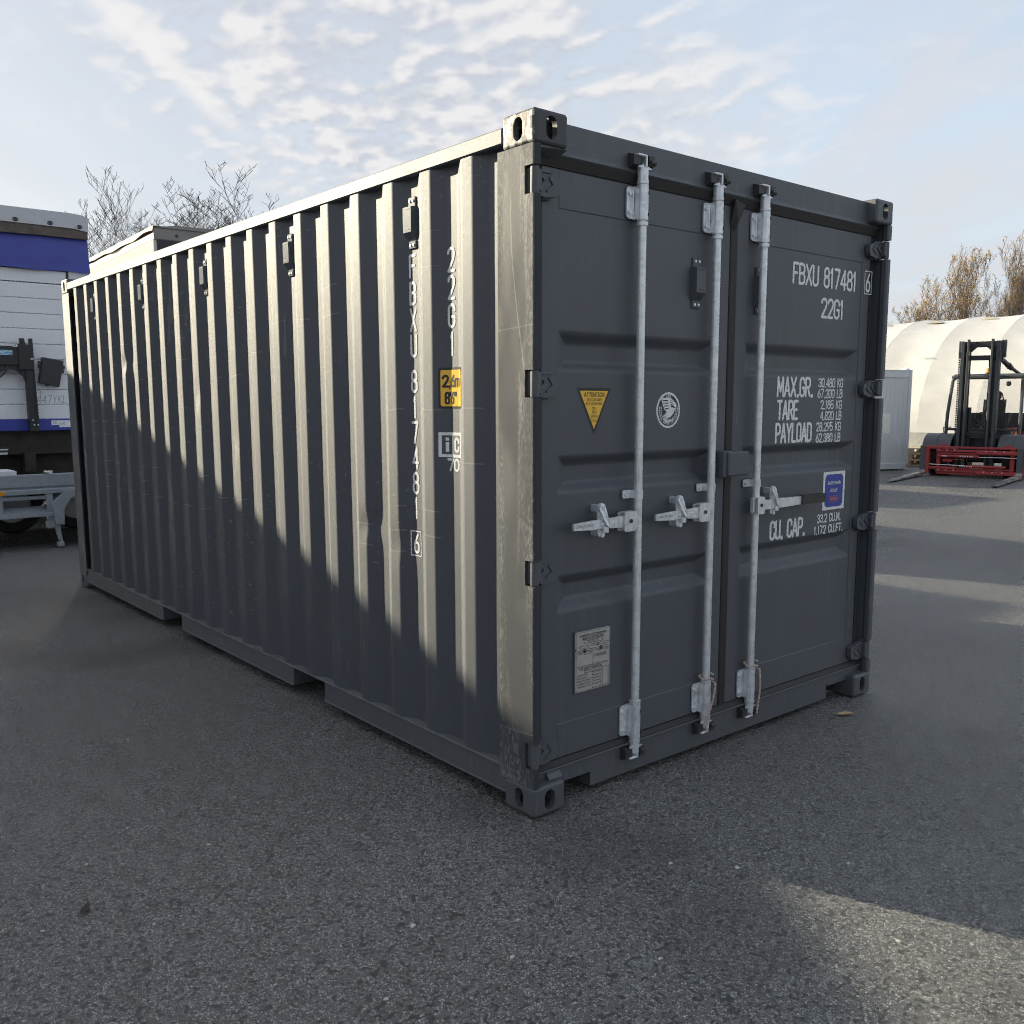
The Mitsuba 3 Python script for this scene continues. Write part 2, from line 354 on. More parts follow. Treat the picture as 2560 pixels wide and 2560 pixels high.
def glyph(ch, a):
    """strokes in a 1 x 1 box; a is the corner radius in heights"""
    A = _arc
    top = lambda y=1.0: A(.5, y - a, .5, a, 180, 0)
    bot = lambda y=0.0: A(.5, y + a, .5, a, 0, -180)
    if ch in 'O0': s = [top() + bot() + [(0, 1 - a)]]
    elif ch == '1': s = [[(.05, .80), (.5, 1), (.5, 0)]]
    elif ch == '2': s = [top() + [(1, .70), (.86, .52), (.02, 0), (1, 0)]]
    elif ch == '3': s = [top() + A(.5, .52 + a * .8, .5, a * .8, 0, -90) + [(.4, .52)], [(.4, .52)] + A(.5, .52 - a, .5, a, 90, 0) + bot()]
    elif ch == '4': s = [[(.74, 0), (.74, 1), (0, .27), (1, .27)]]
    elif ch == '5': s = [[(.92, 1), (.06, 1), (.04, .54)] + A(.5, .60 - a, .5, a, 150, 0) + bot()]
    elif ch == '6': s = [[(.80, 1), (.16, .58), (0, .42)] + [(0, a)] + A(.5, a, .5, a, 180, 360) + A(.5, .56 - a, .5, a, 0, 180)]
    elif ch == '9': s = [[(.20, 0), (.84, .42), (1, .58)] + [(1, 1 - a)] + A(.5, 1 - a, .5, a, 0, 180) + A(.5, .44 + a, .5, a, 180, 360)]
    elif ch == '7': s = [[(0, 1), (1, 1), (.32, 0)]]
    elif ch == '8': s = [A(.5, 1 - a, .46, a, 180, 0) + A(.5, .54 + a * .8, .46, a * .8, 0, -180) + [(.04, 1 - a)], A(.5, .54 - a, .5, a, 180, 0) + bot() + [(0, .54 - a)]]
    elif ch == 'A': s = [[(0, 0), (.5, 1), (1, 0)], [(.17, .30), (.83, .30)]]
    elif ch == 'B': s = [[(0, 0), (0, 1), (.5, 1)] + A(.5, 1 - a, .45, a, 90, 0) + A(.5, .53 + a * .8, .45, a * .8, 0, -90) + [(0, .53)], [(.5, .53)] + A(.5, .53 - a, .5, a, 90, 0) + A(.5, a, .5, a, 0, -90) + [(0, 0)]]
    elif ch == 'C': s = [[(1, .70)] + A(.5, 1 - a, .5, a, 0, 180) + A(.5, a, .5, a, 180, 360) + [(1, .30)]]
    elif ch == 'D': s = [[(0, 0), (0, 1), (.45, 1)] + A(.45, 1 - a, .55, a, 90, 0) + A(.45, a, .55, a, 0, -90) + [(0, 0)]]
    elif ch == 'E': s = [[(1, 1), (0, 1), (0, 0), (1, 0)], [(0, .52), (.85, .52)]]
    elif ch == 'F': s = [[(1, 1), (0, 1), (0, 0)], [(0, .52), (.85, .52)]]
    elif ch == 'G': s = [[(1, .74)] + A(.5, 1 - a, .5, a, 0, 180) + A(.5, a, .5, a, 180, 360) + [(1, .46), (.58, .46)]]
    elif ch == 'H': s = [[(0, 0), (0, 1)], [(1, 0), (1, 1)], [(0, .52), (1, .52)]]
    elif ch == 'I': s = [[(.5, 0), (.5, 1)]]
    elif ch == 'K': s = [[(0, 0), (0, 1)], [(1, 1), (0, .42)], [(.30, .58), (1, 0)]]
    elif ch == 'L': s = [[(0, 1), (0, 0), (1, 0)]]
    elif ch == 'M': s = [[(0, 0), (.06, 1), (.5, .25), (.94, 1), (1, 0)]]
    elif ch == 'N': s = [[(0, 0), (0, 1), (1, 0), (1, 1)]]
    elif ch == 'P': s = [[(0, 0), (0, 1), (.5, 1)] + A(.5, 1 - a, .5, a, 90, 0) + A(.5, .46 + a, .5, a, 0, -90) + [(0, .46)]]
    elif ch == 'R': s = [[(0, 0), (0, 1), (.5, 1)] + A(.5, 1 - a, .5, a, 90, 0) + A(.5, .48 + a, .5, a, 0, -90) + [(0, .48)], [(.48, .48), (1, 0)]]
    elif ch == 'S': s = [[(1, .74)] + A(.5, 1 - a, .5, a, 0, 180) + [(0, .66), (.18, .56), (.82, .44), (1, .34)] + A(.5, a, .5, a, 0, -180) + [(0, .26)]]
    elif ch == 'T': s = [[(0, 1), (1, 1)], [(.5, 1), (.5, 0)]]
    elif ch == 'U': s = [[(0, 1)] + A(.5, a, .5, a, 180, 360) + [(1, 1)]]
    elif ch == 'V': s = [[(0, 1), (.5, 0), (1, 1)]]
    elif ch == 'X': s = [[(0, 0), (1, 1)], [(0, 1), (1, 0)]]
    elif ch == 'Y': s = [[(0, 1), (.5, .48), (1, 1)], [(.5, .48), (.5, 0)]]
    elif ch == 'm': s = [[(0, 0), (0, .70)], [(0, .5)] + A(.25, .55, .25, .15, 180, 0, 6) + [(.5, 0)], [(.5, .5)] + A(.75, .55, .25, .15, 180, 0, 6) + [(1, 0)]]
    elif ch == "'": s = [[(.5, 1), (.5, .74)]]
    elif ch == '.': s = [[(.5, .0), (.5, .012)]]
    elif ch == ',': s = [[(.5, .03), (.3, -.14)]]
    else: s = []
    return s


WID = {'M': 1.25, 'W': 1.4, 'm': 1.5, '1': .55, 'I': .3, '.': .30, ',': .3, "'": .28, ' ': .62, '4': 1.08, 'X': 1.08, 'A': 1.1, 'Y': 1.08, 'L': .88, 'E': .88, 'F': .86, 'T': .98}


def stencil(text, h, width, stroke, gap=0.36, cap=1):
    """condensed stroked lettering from (0,0), h high and width wide, as a shapely shape"""
    units = sum(WID.get(c, 1.0) for c in text) + gap * (len(text) - 1)
    cw = (width - stroke) / units
    a = min(0.27, 0.5 * cw / h * 1.05)
    x, out = stroke / 2, []
    hh = h - stroke
    for c in text:
        w = WID.get(c, 1.0) * cw
        for s in glyph(c, a):
            l = LineString([(x + q[0] * w, stroke / 2 + q[1] * hh) for q in s])
            out.append(l.buffer(stroke * (0.62 if c in '.' else 0.5), cap_style=cap if c not in '.' else 3, join_style=1, quad_segs=4))
        x += w + gap * cw
    return unary_union(out)


def inter(text, h, width=None, bold=False, center=None):
    """small print in a plain sans serif, as a triangle mesh in (u, v)"""
    m = meshkit.text_mesh(text, h, 0.001, bold)
    v = m.vertices.copy()
    m = m.submesh([np.nonzero(m.face_normals[:, 2] > 0.5)[0]], append=True)
    v = m.vertices.copy()
    v[:, 0] -= v[:, 0].min()
    if width: v[:, 0] *= width / v[:, 0].max()
    if center is not None: v[:, 0] += center - v[:, 0].max() / 2
    m.vertices = v
    return m


def on_door(shape, x, z, y):
    if isinstance(shape, trimesh.Trimesh):
        v = shape.vertices
        return trimesh.Trimesh(np.stack([x + v[:, 0], np.full(len(v), y), z + v[:, 1]], 1), shape.faces, process=False)
    return flat(shape, lambda u, v: np.stack([x + u, np.full(len(u), y), z + v], 1))


# ------------------------------------------------------------------ the yard
def ground():
    # fine near the camera, coarse far out; gentle unevenness of an old yard
    def axis(c):
        q = np.concatenate([np.linspace(0, 14, 57), np.geomspace(14.6, 420, 34)])
        return np.concatenate([-q[:0:-1], q]) + c
    X, Y = np.meshgrid(axis(1.0), axis(2.0), indexing='ij')
    Z = 0.014 * (meshkit.fbm(np.stack([X * 0.35, Y * 0.35, X * 0], -1), 3, 3) - 0.62) - 0.004
    flatten = np.clip((np.hypot(X - 1.2, Y - 3) - 60) / 60, 0, 1)
    Z = Z * (1 - flatten) - 0.6 * flatten ** 2
    n, m = X.shape
    i = np.arange(n * m).reshape(n, m)
    f = np.stack([i[:-1, :-1], i[1:, :-1], i[1:, 1:], i[:-1, 1:]], -1).reshape(-1, 4)
    return np.stack([X, Y, Z], -1).reshape(-1, 3), f


put('asphalt_yard', ground(), 'asphalt', smooth=True)
labels['asphalt_yard'] = {'label': 'dark damp asphalt of the storage yard', 'category': 'ground', 'kind': 'structure'}

# ------------------------------------------------------------------ the container
C = thing('shipping_container', 'anthracite grey steel shipping container with corrugated side and locked double doors', 'container')
L, W, H = 6.058, 2.438, 2.591
YD = 0.065                       # plane of the doors
RB = 0.030                       # plane of the locking bars


def dx(x): return x + 0.0059 * (x + 2.2)
def dz(z): return z + 0.0058 * (z - 1.58)
def rx(x): return x + 0.0118 * (x + 2.2)


def stadium(w, h):
    r = w / 2
    return LineString([(0, -(h / 2 - r)), (0, h / 2 - r)]).buffer(r, quad_segs=8)


def to_m3(m):
    m = tm(m)
    return m3.Manifold(m3.Mesh(np.asarray(m.vertices, np.float32), np.asarray(m.faces, np.uint32)))


def casting(cx, cy, cz, sx, sy, top):
    """corner casting filling the box from the container's corner inward"""
    lx, ly, lz, r = 0.162, 0.178, 0.118, 0.014
    pts = []
    s = trimesh.creation.icosphere(subdivisions=2, radius=r).vertices
    for a in (r, lx - r):
        for b in (r, ly - r):
            for c in (r, lz - r):
                pts.append(s + [a, b, c])
    body = m3.Manifold.hull_points(np.vstack(pts))
    body = body - m3.Manifold.cube([lx - 0.05, ly - 0.05, lz - 0.05]).translate([0.025, 0.025, 0.025])
    hz = lz / 2
    body = body - to_m3(prism(affinity.translate(stadium(0.050, 0.080), 0.089, hz), -0.01, 0.06, 'x'))
    body = body - to_m3(prism(affinity.translate(stadium(0.052, 0.080), 0.081, hz), -0.01, 0.06, 'y'))
    body = body - to_m3(prism(affinity.translate(affinity.rotate(stadium(0.064, 0.124), 0, origin=(0, 0)), 0.081, 0.089), lz - 0.06 if top else -0.01, lz + 0.01 if top else 0.06, 'z'))
    m = tm(body)
    v = m.vertices.copy()
    v[:, 0] = cx + sx * v[:, 0]; v[:, 1] = cy + sy * v[:, 1]; v[:, 2] = cz + v[:, 2]
    f = m.faces if sx * sy > 0 else m.faces[:, ::-1]
    return trimesh.Trimesh(v, f, process=False)


for cx, sx in ((0, 1), (W, -1)):
    for cy, sy in ((0, 1), (L, -1)):
        for cz, top in ((0, False), (H - 0.118, True)):
            worn = cx == 0 and cy == 0 and top
            put('corner_casting', casting(cx, cy, cz, sx, sy, top), 'worn_paint' if worn else 'paint', C, smooth=25,
                label='chipped and rusty top corner casting' if worn else None)

HINGE = [(dz(2.306), dz(2.390)), (dz(1.602), dz(1.688)), (dz(0.912), dz(0.994)), (dz(0.205), dz(0.294))]


def post(cx, sx, front):
    if front:
        prof = Polygon([(0.008, 0), (0.030, 0), (0.038, 0.008), (0.038, 0.030), (0.026, 0.046), (0.026, 0.085), (0.115, 0.085), (0.115, 0.105), (0.03, 0.12), (0.012, 0.2), (0, 0.204), (0, 0.008)])
    else:
        prof = Polygon([(0.008, L), (0.15, L), (0.15, L - 0.006), (0.012, L - 0.012), (0.012, L - 0.2), (0, L - 0.204), (0, L - 0.008)])
    m = prism(prof, 0.118, H - 0.118, 'z')
    if front:
        b = to_m3(m)
        for z0, z1 in HINGE:
            b = b - m3.Manifold.cube([0.06, 0.062, z1 - z0 + 0.012]).translate([-0.01, -0.01, z0 - 0.006])
        m = tm(b)
    v = m.vertices.copy()
    v[:, 0] = cx + sx * v[:, 0]
    return trimesh.Trimesh(v, m.faces if sx > 0 else m.faces[:, ::-1], process=False)


put('corner_post', post(0, 1, True), 'post_paint', C, label='scuffed sunlit corner post with scratches')
put('corner_post', post(W, -1, True), 'paint', C)
put('corner_post', post(0, 1, False), 'paint', C)
put('corner_post', post(W, -1, False), 'paint', C)
# lug under the near top casting, seen below its front
put('casting_gusset', [hull([(0.03, 0.012, H - 0.118), (0.162, 0.012, H - 0.118), (0.162, 0.06, H - 0.118), (0.03, 0.06, H - 0.118), (0.03, 0.012, H - 0.128), (0.165, 0.02, H - 0.124), (0.14, 0.06, H - 0.15), (0.03, 0.06, H - 0.15)])], 'paint', C)

# rails along the sides
for cx, sx in ((0, 1), (W, -1)):
    put('top_side_rail', bx(cx, cx + sx * 0.062, 0.176, L - 0.176, 2.497, 2.557, 0.006), 'paint', C, smooth=False)
    gaps = [(1.658, 2.010), (3.665, 4.022)]
    ys = [0.176] + [g for ab in gaps for g in ab] + [L - 0.176]
    parts = []
    put('rail_ledge', bx(cx - sx * 0.001, cx + sx * 0.07, 0.180, L - 0.180, 0.156, 0.163, 0.0015), 'pale_paint', C)
    for a, b in zip(ys[::2], ys[1::2]):
        parts += [bx(cx + sx * 0.010, cx + sx * 0.016, a, b, 0.058, 0.1565), bx(cx - sx * 0.004 + sx * 0.006, cx + sx * 0.07, a, b, 0.050, 0.058, 0.002)]
    put('bottom_side_rail', parts, 'paint', C)
    for a, b in gaps:
        pk = [bx(cx + sx * 0.017, cx + sx * 1.2, a - 0.005, a, 0.052, 0.155), bx(cx + sx * 0.017, cx + sx * 1.2, b, b + 0.005, 0.052, 0.155), bx(cx + sx * 0.03, cx + sx * 1.2, a, b, 0.150, 0.1555)]
        put('fork_pocket', pk, 'paint', C)
put('underframe', [bx(0.05, W - 0.05, 0.12, L - 0.12, 0.164, 0.190)] + [bx(0.08, W - 0.08, y, y + 0.05, 0.06, 0.163) for y in np.arange(0.45, 5.9, 0.33) if not any(a - 0.06 < y < b + 0.01 for a, b in [(1.658, 2.010), (3.665, 4.022)])], 'paint', C)
put('roof_panel', bx(0.05, W - 0.05, 0.10, L - 0.05, 2.530, 2.552), 'paint', C)

# corrugated sides
XO, XI, PER, Y0 = 0.006, 0.042, 0.2783, 0.365


def side_profile():
    pts = [(0.200, XI), (0.297, XI)]
    for k in range(20):
        s = Y0 + k * PER
        pts += [(s, XO), (s + 0.0715, XO), (s + 0.1395, XI), (s + 0.2105, XI)]
    pts[-1] = (5.858, XI)
    # round every bend
    out = [pts[0]]
    for a, b, c in zip(pts, pts[1:], pts[2:]):
        a, b, c = map(np.array, (a, b, c))
        d0, d1 = (a - b) / np.linalg.norm(a - b), (c - b) / np.linalg.norm(c - b)
        r = 0.009
        for t in (0, .33, .67, 1):
            out.append(tuple((1 - t) ** 2 * (b + d0 * r) + 2 * t * (1 - t) * b + t * t * (b + d1 * r)))
    return np.array(out + [pts[-1]])


PROF = side_profile()


def side_x(y): return np.interp(y, PROF[:, 0], PROF[:, 1])


def side_panel(cx, sx, dents):
    zs = np.linspace(0.160, 2.500, 60)
    Yv, Zv = np.meshgrid(PROF[:, 0], zs, indexing='ij')
    Xv = np.repeat(PROF[:, 1:2], len(zs), 1)
    if dents:   # slight waviness of pressed sheet, a few knocks on the ribs
        Xv = Xv + 0.0022 * (meshkit.fbm(np.stack([Yv * 2.2, Zv * 1.4, 0 * Yv], -1), 3, 5) - 0.5)
        for dy, dzc, dep, ry, rz in ((4.56, 1.86, 0.013, 0.05, 0.05), (3.20, 1.62, 0.009, 0.04, 0.07), (1.20, 1.02, 0.010, 0.05, 0.05), (2.66, 1.35, 0.006, 0.05, 0.08), (0.95, 0.95, 0.007, 0.05, 0.06)):
            Xv = Xv + dep * np.exp(-((Yv - dy) / ry) ** 2 - ((Zv - dzc) / rz) ** 2)
    n, m = Yv.shape
    i = np.arange(n * m).reshape(n, m)
    f = np.stack([i[:-1, :-1], i[1:, :-1], i[1:, 1:], i[:-1, 1:]], -1).reshape(-1, 4)
    f = f[:, ::-1] if sx > 0 else f
    return np.stack([cx + sx * Xv, Yv, Zv], -1).reshape(-1, 3), f


put('side_panel', side_panel(0, 1, True), 'side_paint', C, smooth=20, label='corrugated side wall half in sun')
put('side_panel', side_panel(W, -1, False), 'paint', C, smooth=20)
put('end_wall', bx(0.14, W - 0.14, L - 0.05, L - 0.03, 0.118, 2.5), 'paint', C)


def on_side(shape, y0, z, off=0.0012):
    """print laid over the corrugation: cut at the bends and follow them"""
    if isinstance(shape, trimesh.Trimesh):
        v = shape.vertices; y = y0 - v[:, 0]
        return trimesh.Trimesh(np.stack([side_x(y) - off, y, z + v[:, 1]], 1), shape.faces, process=False)
    cuts = [y0 - q for q in PROF[:, 0]]
    cuts = sorted(cuts)
    x0, v0, x1, v1 = shape.bounds
    cs = [x0] + [c for c in cuts if x0 < c < x1] + [x1]
    out = []
    for a, b in zip(cs, cs[1:]):
        if b - a < 1e-6: continue
        for g in polys(shape.intersection(sbox(a, v0 - 1, b, v1 + 1))):
            v, f = trimesh.creation.triangulate_polygon(g, engine='earcut')
            y = y0 - v[:, 0]
            out.append(trimesh.Trimesh(np.stack([side_x(y) - off, y, z + v[:, 1]], 1), f, process=False))
    return cat(out)


# side markings: number down the second hollow, type code, height and size signs in the first
def char_col(text, yc, ztops, h, w, stroke):
    ms = []
    for c, zt in zip(text, ztops):
        ww = w * min(1.0, WID.get(c, 1.0)) if c == '1' else w
        ms.append(on_side(stencil(c, h, ww, stroke), yc + ww / 2, zt - h))
    return cat(ms)


zt = [2.196, 2.084, 1.974, 1.866, 1.717, 1.608, 1.499, 1.390, 1.281, 1.172]
put('number_marking', char_col('FBXU817481', 0.829, zt, 0.099, 0.050, 0.0125), 'white_vinyl', C, label='white container number running down the side')
bx6 = rect(0, 0.072, 0, 0.112).difference(rect(0.0045, 0.0675, 0.0045, 0.1075))
put('check_digit', [on_side(bx6, 0.868, 0.910), on_side(stencil('6', 0.090, 0.043, 0.012), 0.853, 0.921)], 'white_vinyl', C)
put('type_marking', char_col('22G1', 0.552, [2.192, 2.084, 1.973, 1.862], 0.099, 0.050, 0.0125), 'white_vinyl', C, label='white type code on the side')
sg = put('height_sign', on_side(rect(0, 0.150, 0, 0.166, 0.012), 0.620, 1.553, 0.001), 'black_vinyl', C, label='black and yellow height sign on the side')
put('face', on_side(rect(0.010, 0.140, 0.010, 0.156, 0.007), 0.620, 1.553, 0.0018), 'yellow_vinyl', sg)
put('figures', [on_side(stencil('2,6m', 0.052, 0.108, 0.0095), 0.604, 1.638, 0.0026), on_side(stencil("8'6''", 0.052, 0.074, 0.0090), 0.594, 1.570, 0.0026)], 'black_vinyl', sg)
put('size_sign', [on_side(rect(0, 0.132, 0, 0.102).difference(unary_union([rect(0.014, 0.063, 0.012, 0.090), rect(0.070, 0.120, 0.012, 0.090)])), 0.622, 1.355),
                  on_side(unary_union([rect(0.030, 0.044, 0.022, 0.062), rect(0.030, 0.044, 0.068, 0.080)]), 0.622, 1.355),
                  on_side(stencil('C', 0.062, 0.034, 0.011), 0.622 - 0.078, 1.355 + 0.020), on_side(stencil('70', 0.054, 0.076, 0.0105), 0.586, 1.297)], 'white_vinyl', C)


# ventilators high on the side and on the doors
def ventilator(parent, fn, mat='vent_plastic'):
    """fn maps (u along the wall, depth outwards, z) to the world"""
    def place(m):
        m = tm(m); v = fn(m.vertices[:, 0], m.vertices[:, 1], m.vertices[:, 2])
        a = np.array(fn(np.array([0, 1, 0, 0.]), np.array([0, 0, 1, 0.]), np.array([0, 0, 0, 1.])))
        e = a - np.array(fn(np.zeros(1), np.zeros(1), np.zeros(1)))
        flip = np.linalg.det(np.stack([a[1] - a[0], a[2] - a[0], a[3] - a[0]])) < 0
        return trimesh.Trimesh(v, m.faces[:, ::-1] if flip else m.faces, process=False)
    h = 0.033
    pts = []
    for (u0, u1, d, z0, z1) in ((-h, h, 0.0, -0.078, 0.060), (-h + 0.003, h - 0.003, 0.040, -0.046, 0.056)):
        pts += [(u, d * 0.8, z) for u in (u0, u1) for z in (z0, z1)]
    k = put('ventilator', place(hull(pts)), mat, parent)
    put('mounting_tab', place(cat([bx(-0.026, 0.026, 0.0, 0.007, 0.058, 0.100, 0.003), bx(-0.026, 0.026, 0.0, 0.007, -0.110, -0.076, 0.003)])), mat, k)
    put('grille_slot', place(cat([bx(-0.020, 0.020, 0.0325, 0.0332, z, z + 0.004) for z in (-0.036, 0.046)])), 'keeper_steel', k)
    put('bolt', place(cat([cyl((u, 0.006, z), (u, 0.011, z), 0.006, 8) for u in (-0.012, 0.012) for z in (0.083, -0.095)])), 'galvanised', k)
    return k


for k in (1, 5, 9, 13, 17):
    yc = 0.541 + PER * k
    ventilator(C, lambda u, d, z, yc=yc: np.stack([XI - d, yc - u, 2.325 + z], -1))

# ------------------------------------------------------------------ door end
put('door_header', [bx(0.10, W - 0.10, 0.054, 0.110, dz(2.466), 2.579, 0.004), hull([(0.05, 0.054, dz(2.474)), (W - 0.05, 0.054, dz(2.474)), (0.05, 0.046, dz(2.458)), (W - 0.05, 0.046, dz(2.458)), (0.05, 0.10, dz(2.474)), (W - 0.05, 0.10, dz(2.474)), (0.05, 0.10, dz(2.452)), (W - 0.05, 0.10, dz(2.452)), (0.05, 0.052, dz(2.452)), (W - 0.05, 0.052, dz(2.452))])], 'paint', C)
sill = Polygon([(0.03, 0.118), (0.165, 0.118), (0.165, 0.088), (0.350, 0.088), (0.350, 0.022), (2.088, 0.030), (2.088, 0.096), (2.285, 0.090), (2.285, 0.118), (W - 0.03, 0.118), (W - 0.03, 0.150), (0.03, 0.150)])
put('door_sill', [prism(sill, 0.054, 0.066, 'y'), bx(0.03, W - 0.03, 0.040, 0.12, 0.148, 0.156, 0.002), bx(0.350, 2.088, 0.055, 0.12, 0.022, 0.032), bx(0.350, 0.356, 0.056, 0.15, 0.024, 0.147), bx(2.082, 2.088, 0.056, 0.15, 0.032, 0.147),
                  bx(0.165, 0.35, 0.048, 0.066, 0.086, 0.094), bx(2.09, 2.28, 0.048, 0.066, 0.092, 0.100), hull([(0.105, 0.030, 0.120), (0.175, 0.030, 0.120), (0.105, 0.054, 0.148), (0.175, 0.054, 0.148), (0.105, 0.06, 0.118), (0.175, 0.06, 0.118)])], 'paint', C)
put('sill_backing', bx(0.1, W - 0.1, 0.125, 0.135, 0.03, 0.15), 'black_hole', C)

ZB, ZT = dz(0.186), dz(2.416)
BANDS = [(1.700, 1.726, 1.800, 1.836), (1.238, 1.270, 1.341, 1.372), (0.774, 0.816, 0.878, 0.912)]


def trap(v, a, b, c, d, r=0.010):
    """0 outside (a, d), 1 inside (b, c), with rounded knees"""
    t = np.minimum((v - a) / (b - a), (d - v) / (d - c))
    k = r / (b - a)
    sp = lambda q: np.where(q < -k, 0, np.where(q < k, (q + k) ** 2 / (4 * k), q))
    return np.clip(1 - sp(1 - sp(t)), 0, 1)


def door_panel(x0, x1):
    xs = np.unique(np.concatenate([np.linspace(x0, x1, 20), np.linspace(x0, x0 + 0.09, 14), np.linspace(x1 - 0.10, x1, 14)]))
    zz = [np.linspace(ZB, ZT, 30)]
    for a, b, c, d in BANDS:
        a, b, c, d = map(dz, (a, b, c, d))
        zz += [np.linspace(a - 0.012, b + 0.012, 13), np.linspace(c - 0.012, d + 0.012, 13)]
    zs = np.unique(np.concatenate(zz))
    X, Z = np.meshgrid(xs, zs, indexing='ij')
    D = np.zeros_like(X)
    for a, b, c, d in BANDS:
        D += 0.034 * np.minimum(trap(Z, dz(a), dz(b), dz(c), dz(d)), trap(X, x0 + 0.002, x0 + 0.06, x1 - 0.074, x1 - 0.004))
    Yv = YD + 0.004 + D + 0.0015 * (meshkit.fbm(np.stack([X * 3, Z * 3, 0 * X], -1), 2, 9) - 0.5)
    n, m = X.shape
    i = np.arange(n * m).reshape(n, m)
    f = np.stack([i[:-1, :-1], i[1:, :-1], i[1:, 1:], i[:-1, 1:]], -1).reshape(-1, 4)
    return np.stack([X, Yv, Z], -1).reshape(-1, 3), f


def door(name, x0, x1, p0, p1, label):
    k = f'{C}__{name}'
    scene[k] = mikit.ply(tm(door_panel(p0, p1)), 'paint', smooth=True)
    labels[k] = {'label': label}
    zt, zb = dz(2.277), dz(0.326)
    put('frame', [bx(x0, p0, YD, YD + 0.05, ZB, ZT, 0.003), bx(p1, x1, YD, YD + 0.05, ZB, ZT, 0.003), bx(p0 - 0.001, p1 + 0.001, YD + 0.001, YD + 0.05, zt, ZT - 0.001, 0.003), bx(p0 - 0.001, p1 + 0.001, YD + 0.001, YD + 0.05, ZB + 0.001, zb, 0.003),
                  bx(p0, p1, YD + 0.0405, YD + 0.05, zb, zt)], 'paint', k)
    return k


DL = door('left_door', 0.090, 1.186, dx(0.163), 1.112, 'left door leaf with two locking bars')
DR = door('right_door', 1.236, W - 0.090, 1.316, dx(2.248), 'right door leaf with weight markings')
gk = [bx(0.060, 0.0895, YD + 0.012, YD + 0.045, 0.158, dz(2.45)), bx(W - 0.0895, W - 0.060, YD + 0.012, YD + 0.045, 0.158, dz(2.45))]
put('door_gasket', gk + [bx(1.187, 1.235, YD - 0.004, YD + 0.04, 0.175, dz(2.43), 0.004), hull([(1.180, YD - 0.003, dz(2.33)), (1.205, YD - 0.003, dz(2.30)), (1.205, 0.040, dz(2.36)), (1.184, 0.040, dz(2.44)), (1.262, 0.044, dz(2.425)), (1.235, YD - 0.003, dz(2.35)), (1.19, 0.06, dz(2.44)), (1.25, 0.06, dz(2.43))]),
                         hull([(0.06, YD - 0.002, ZT + 0.001), (W - 0.06, YD - 0.002, ZT + 0.001), (0.06, 0.050, dz(2.452)), (W - 0.06, 0.050, dz(2.452)), (0.06, 0.1, ZT + 0.001), (W - 0.06, 0.1, ZT + 0.001), (0.06, 0.1, dz(2.452)), (W - 0.06, 0.1, dz(2.452))]),
                         hull([(0.06, YD - 0.003, ZB - 0.001), (W - 0.06, YD - 0.003, ZB - 0.001), (0.06, 0.048, 0.158), (W - 0.06, 0.048, 0.158), (0.06, 0.1, ZB - 0.001), (W - 0.06, 0.1, ZB - 0.001), (0.06, 0.1, 0.157), (W - 0.06, 0.1, 0.157)])], 'rubber', C, label='black rubber seal round both doors')


# hinges
def hinge(parent, xc, s, z0, z1):
    """pin at the post, forged blade over the door frame; s = +1 on the left door"""
    X = lambda a: xc + s * a
    zc = (z0 + z1) / 2
    pin = cyl((X(0.021), 0.021, z0 - 0.004), (X(0.021), 0.021, z1 + 0.004), 0.016, 16)
    out = [(0.012, z0), (0.034, z0), (0.085, z0 - 0.008), (0.144, z0 + 0.004), (0.152, z0 + 0.02), (0.152, z1 - 0.022), (0.11, z1 - 0.006), (0.065, z1 + 0.002), (0.012, z1)]
    poly = Polygon([(X(a), b) for a, b in out])
    blade = prism(poly, 0.034, 0.060, 'y')
    arm = bx(X(0.014), X(0.048), 0.010, 0.040, z0 + 0.004, z1 - 0.004, 0.004)
    k = put('hinge', [blade, arm], 'paint', parent)
    put('pin', pin, 'paint', k, smooth=30)
    put('rib', [prism(LineString([(X(0.05), z1 - 0.014), (X(0.082), zc + 0.008), (X(0.05), z0 + 0.018)]).buffer(0.0045, cap_style=2), 0.0275, 0.035, 'y'),
                prism(LineString([(X(0.088), z0 + 0.014), (X(0.122), zc - 0.004), (X(0.10), z1 - 0.02)]).buffer(0.004, cap_style=2), 0.029, 0.035, 'y'),
                bx(X(0.052), X(0.115), 0.029, 0.035, z1 - 0.008, z1 - 0.002)], 'paint', k)
    put('weld', bx(X(0.05), X(0.120), 0.052, YD + 0.001, z0 - 0.012, z0 - 0.003, 0.003), 'paint', k)


for z0, z1 in HINGE:
    hinge(DL, 0.0, 1, z0, z1)
for z0, z1 in ((dz(2.309), dz(2.385)), (dz(1.610), dz(1.687)), (dz(0.912), dz(0.991)), (dz(0.206), dz(0.290))):
    hinge(DR, W, -1, z0, z1)

# ventilators on the doors
for xc in (rx(0.925), 1.405):
    ventilator(C, lambda u, d, z, xc=xc: np.stack([xc + u, YD + 0.003 - d, 2.082 + z], -1), 'paint')


# locking bars
def sleeve(xc, z0, z1):
    body = cyl((xc, RB, z0), (xc, RB, z1), 0.0235, 20)
    web = bx(xc - 0.0235, xc + 0.022, RB, YD - 0.003, z0 + 0.004, z1 - 0.004, 0.002)
    fl = prism(affinity.translate(rect(0, 0.058, 0, z1 - z0 - 0.012, 0.016), xc - 0.062, z0 + 0.006), YD - 0.010, YD - 0.003, 'y')
    rib = bx(xc - 0.033, xc - 0.027, YD - 0.016, YD - 0.008, z0 + 0.018, z1 - 0.018, 0.002)
    return cat([body, web, fl, rib])


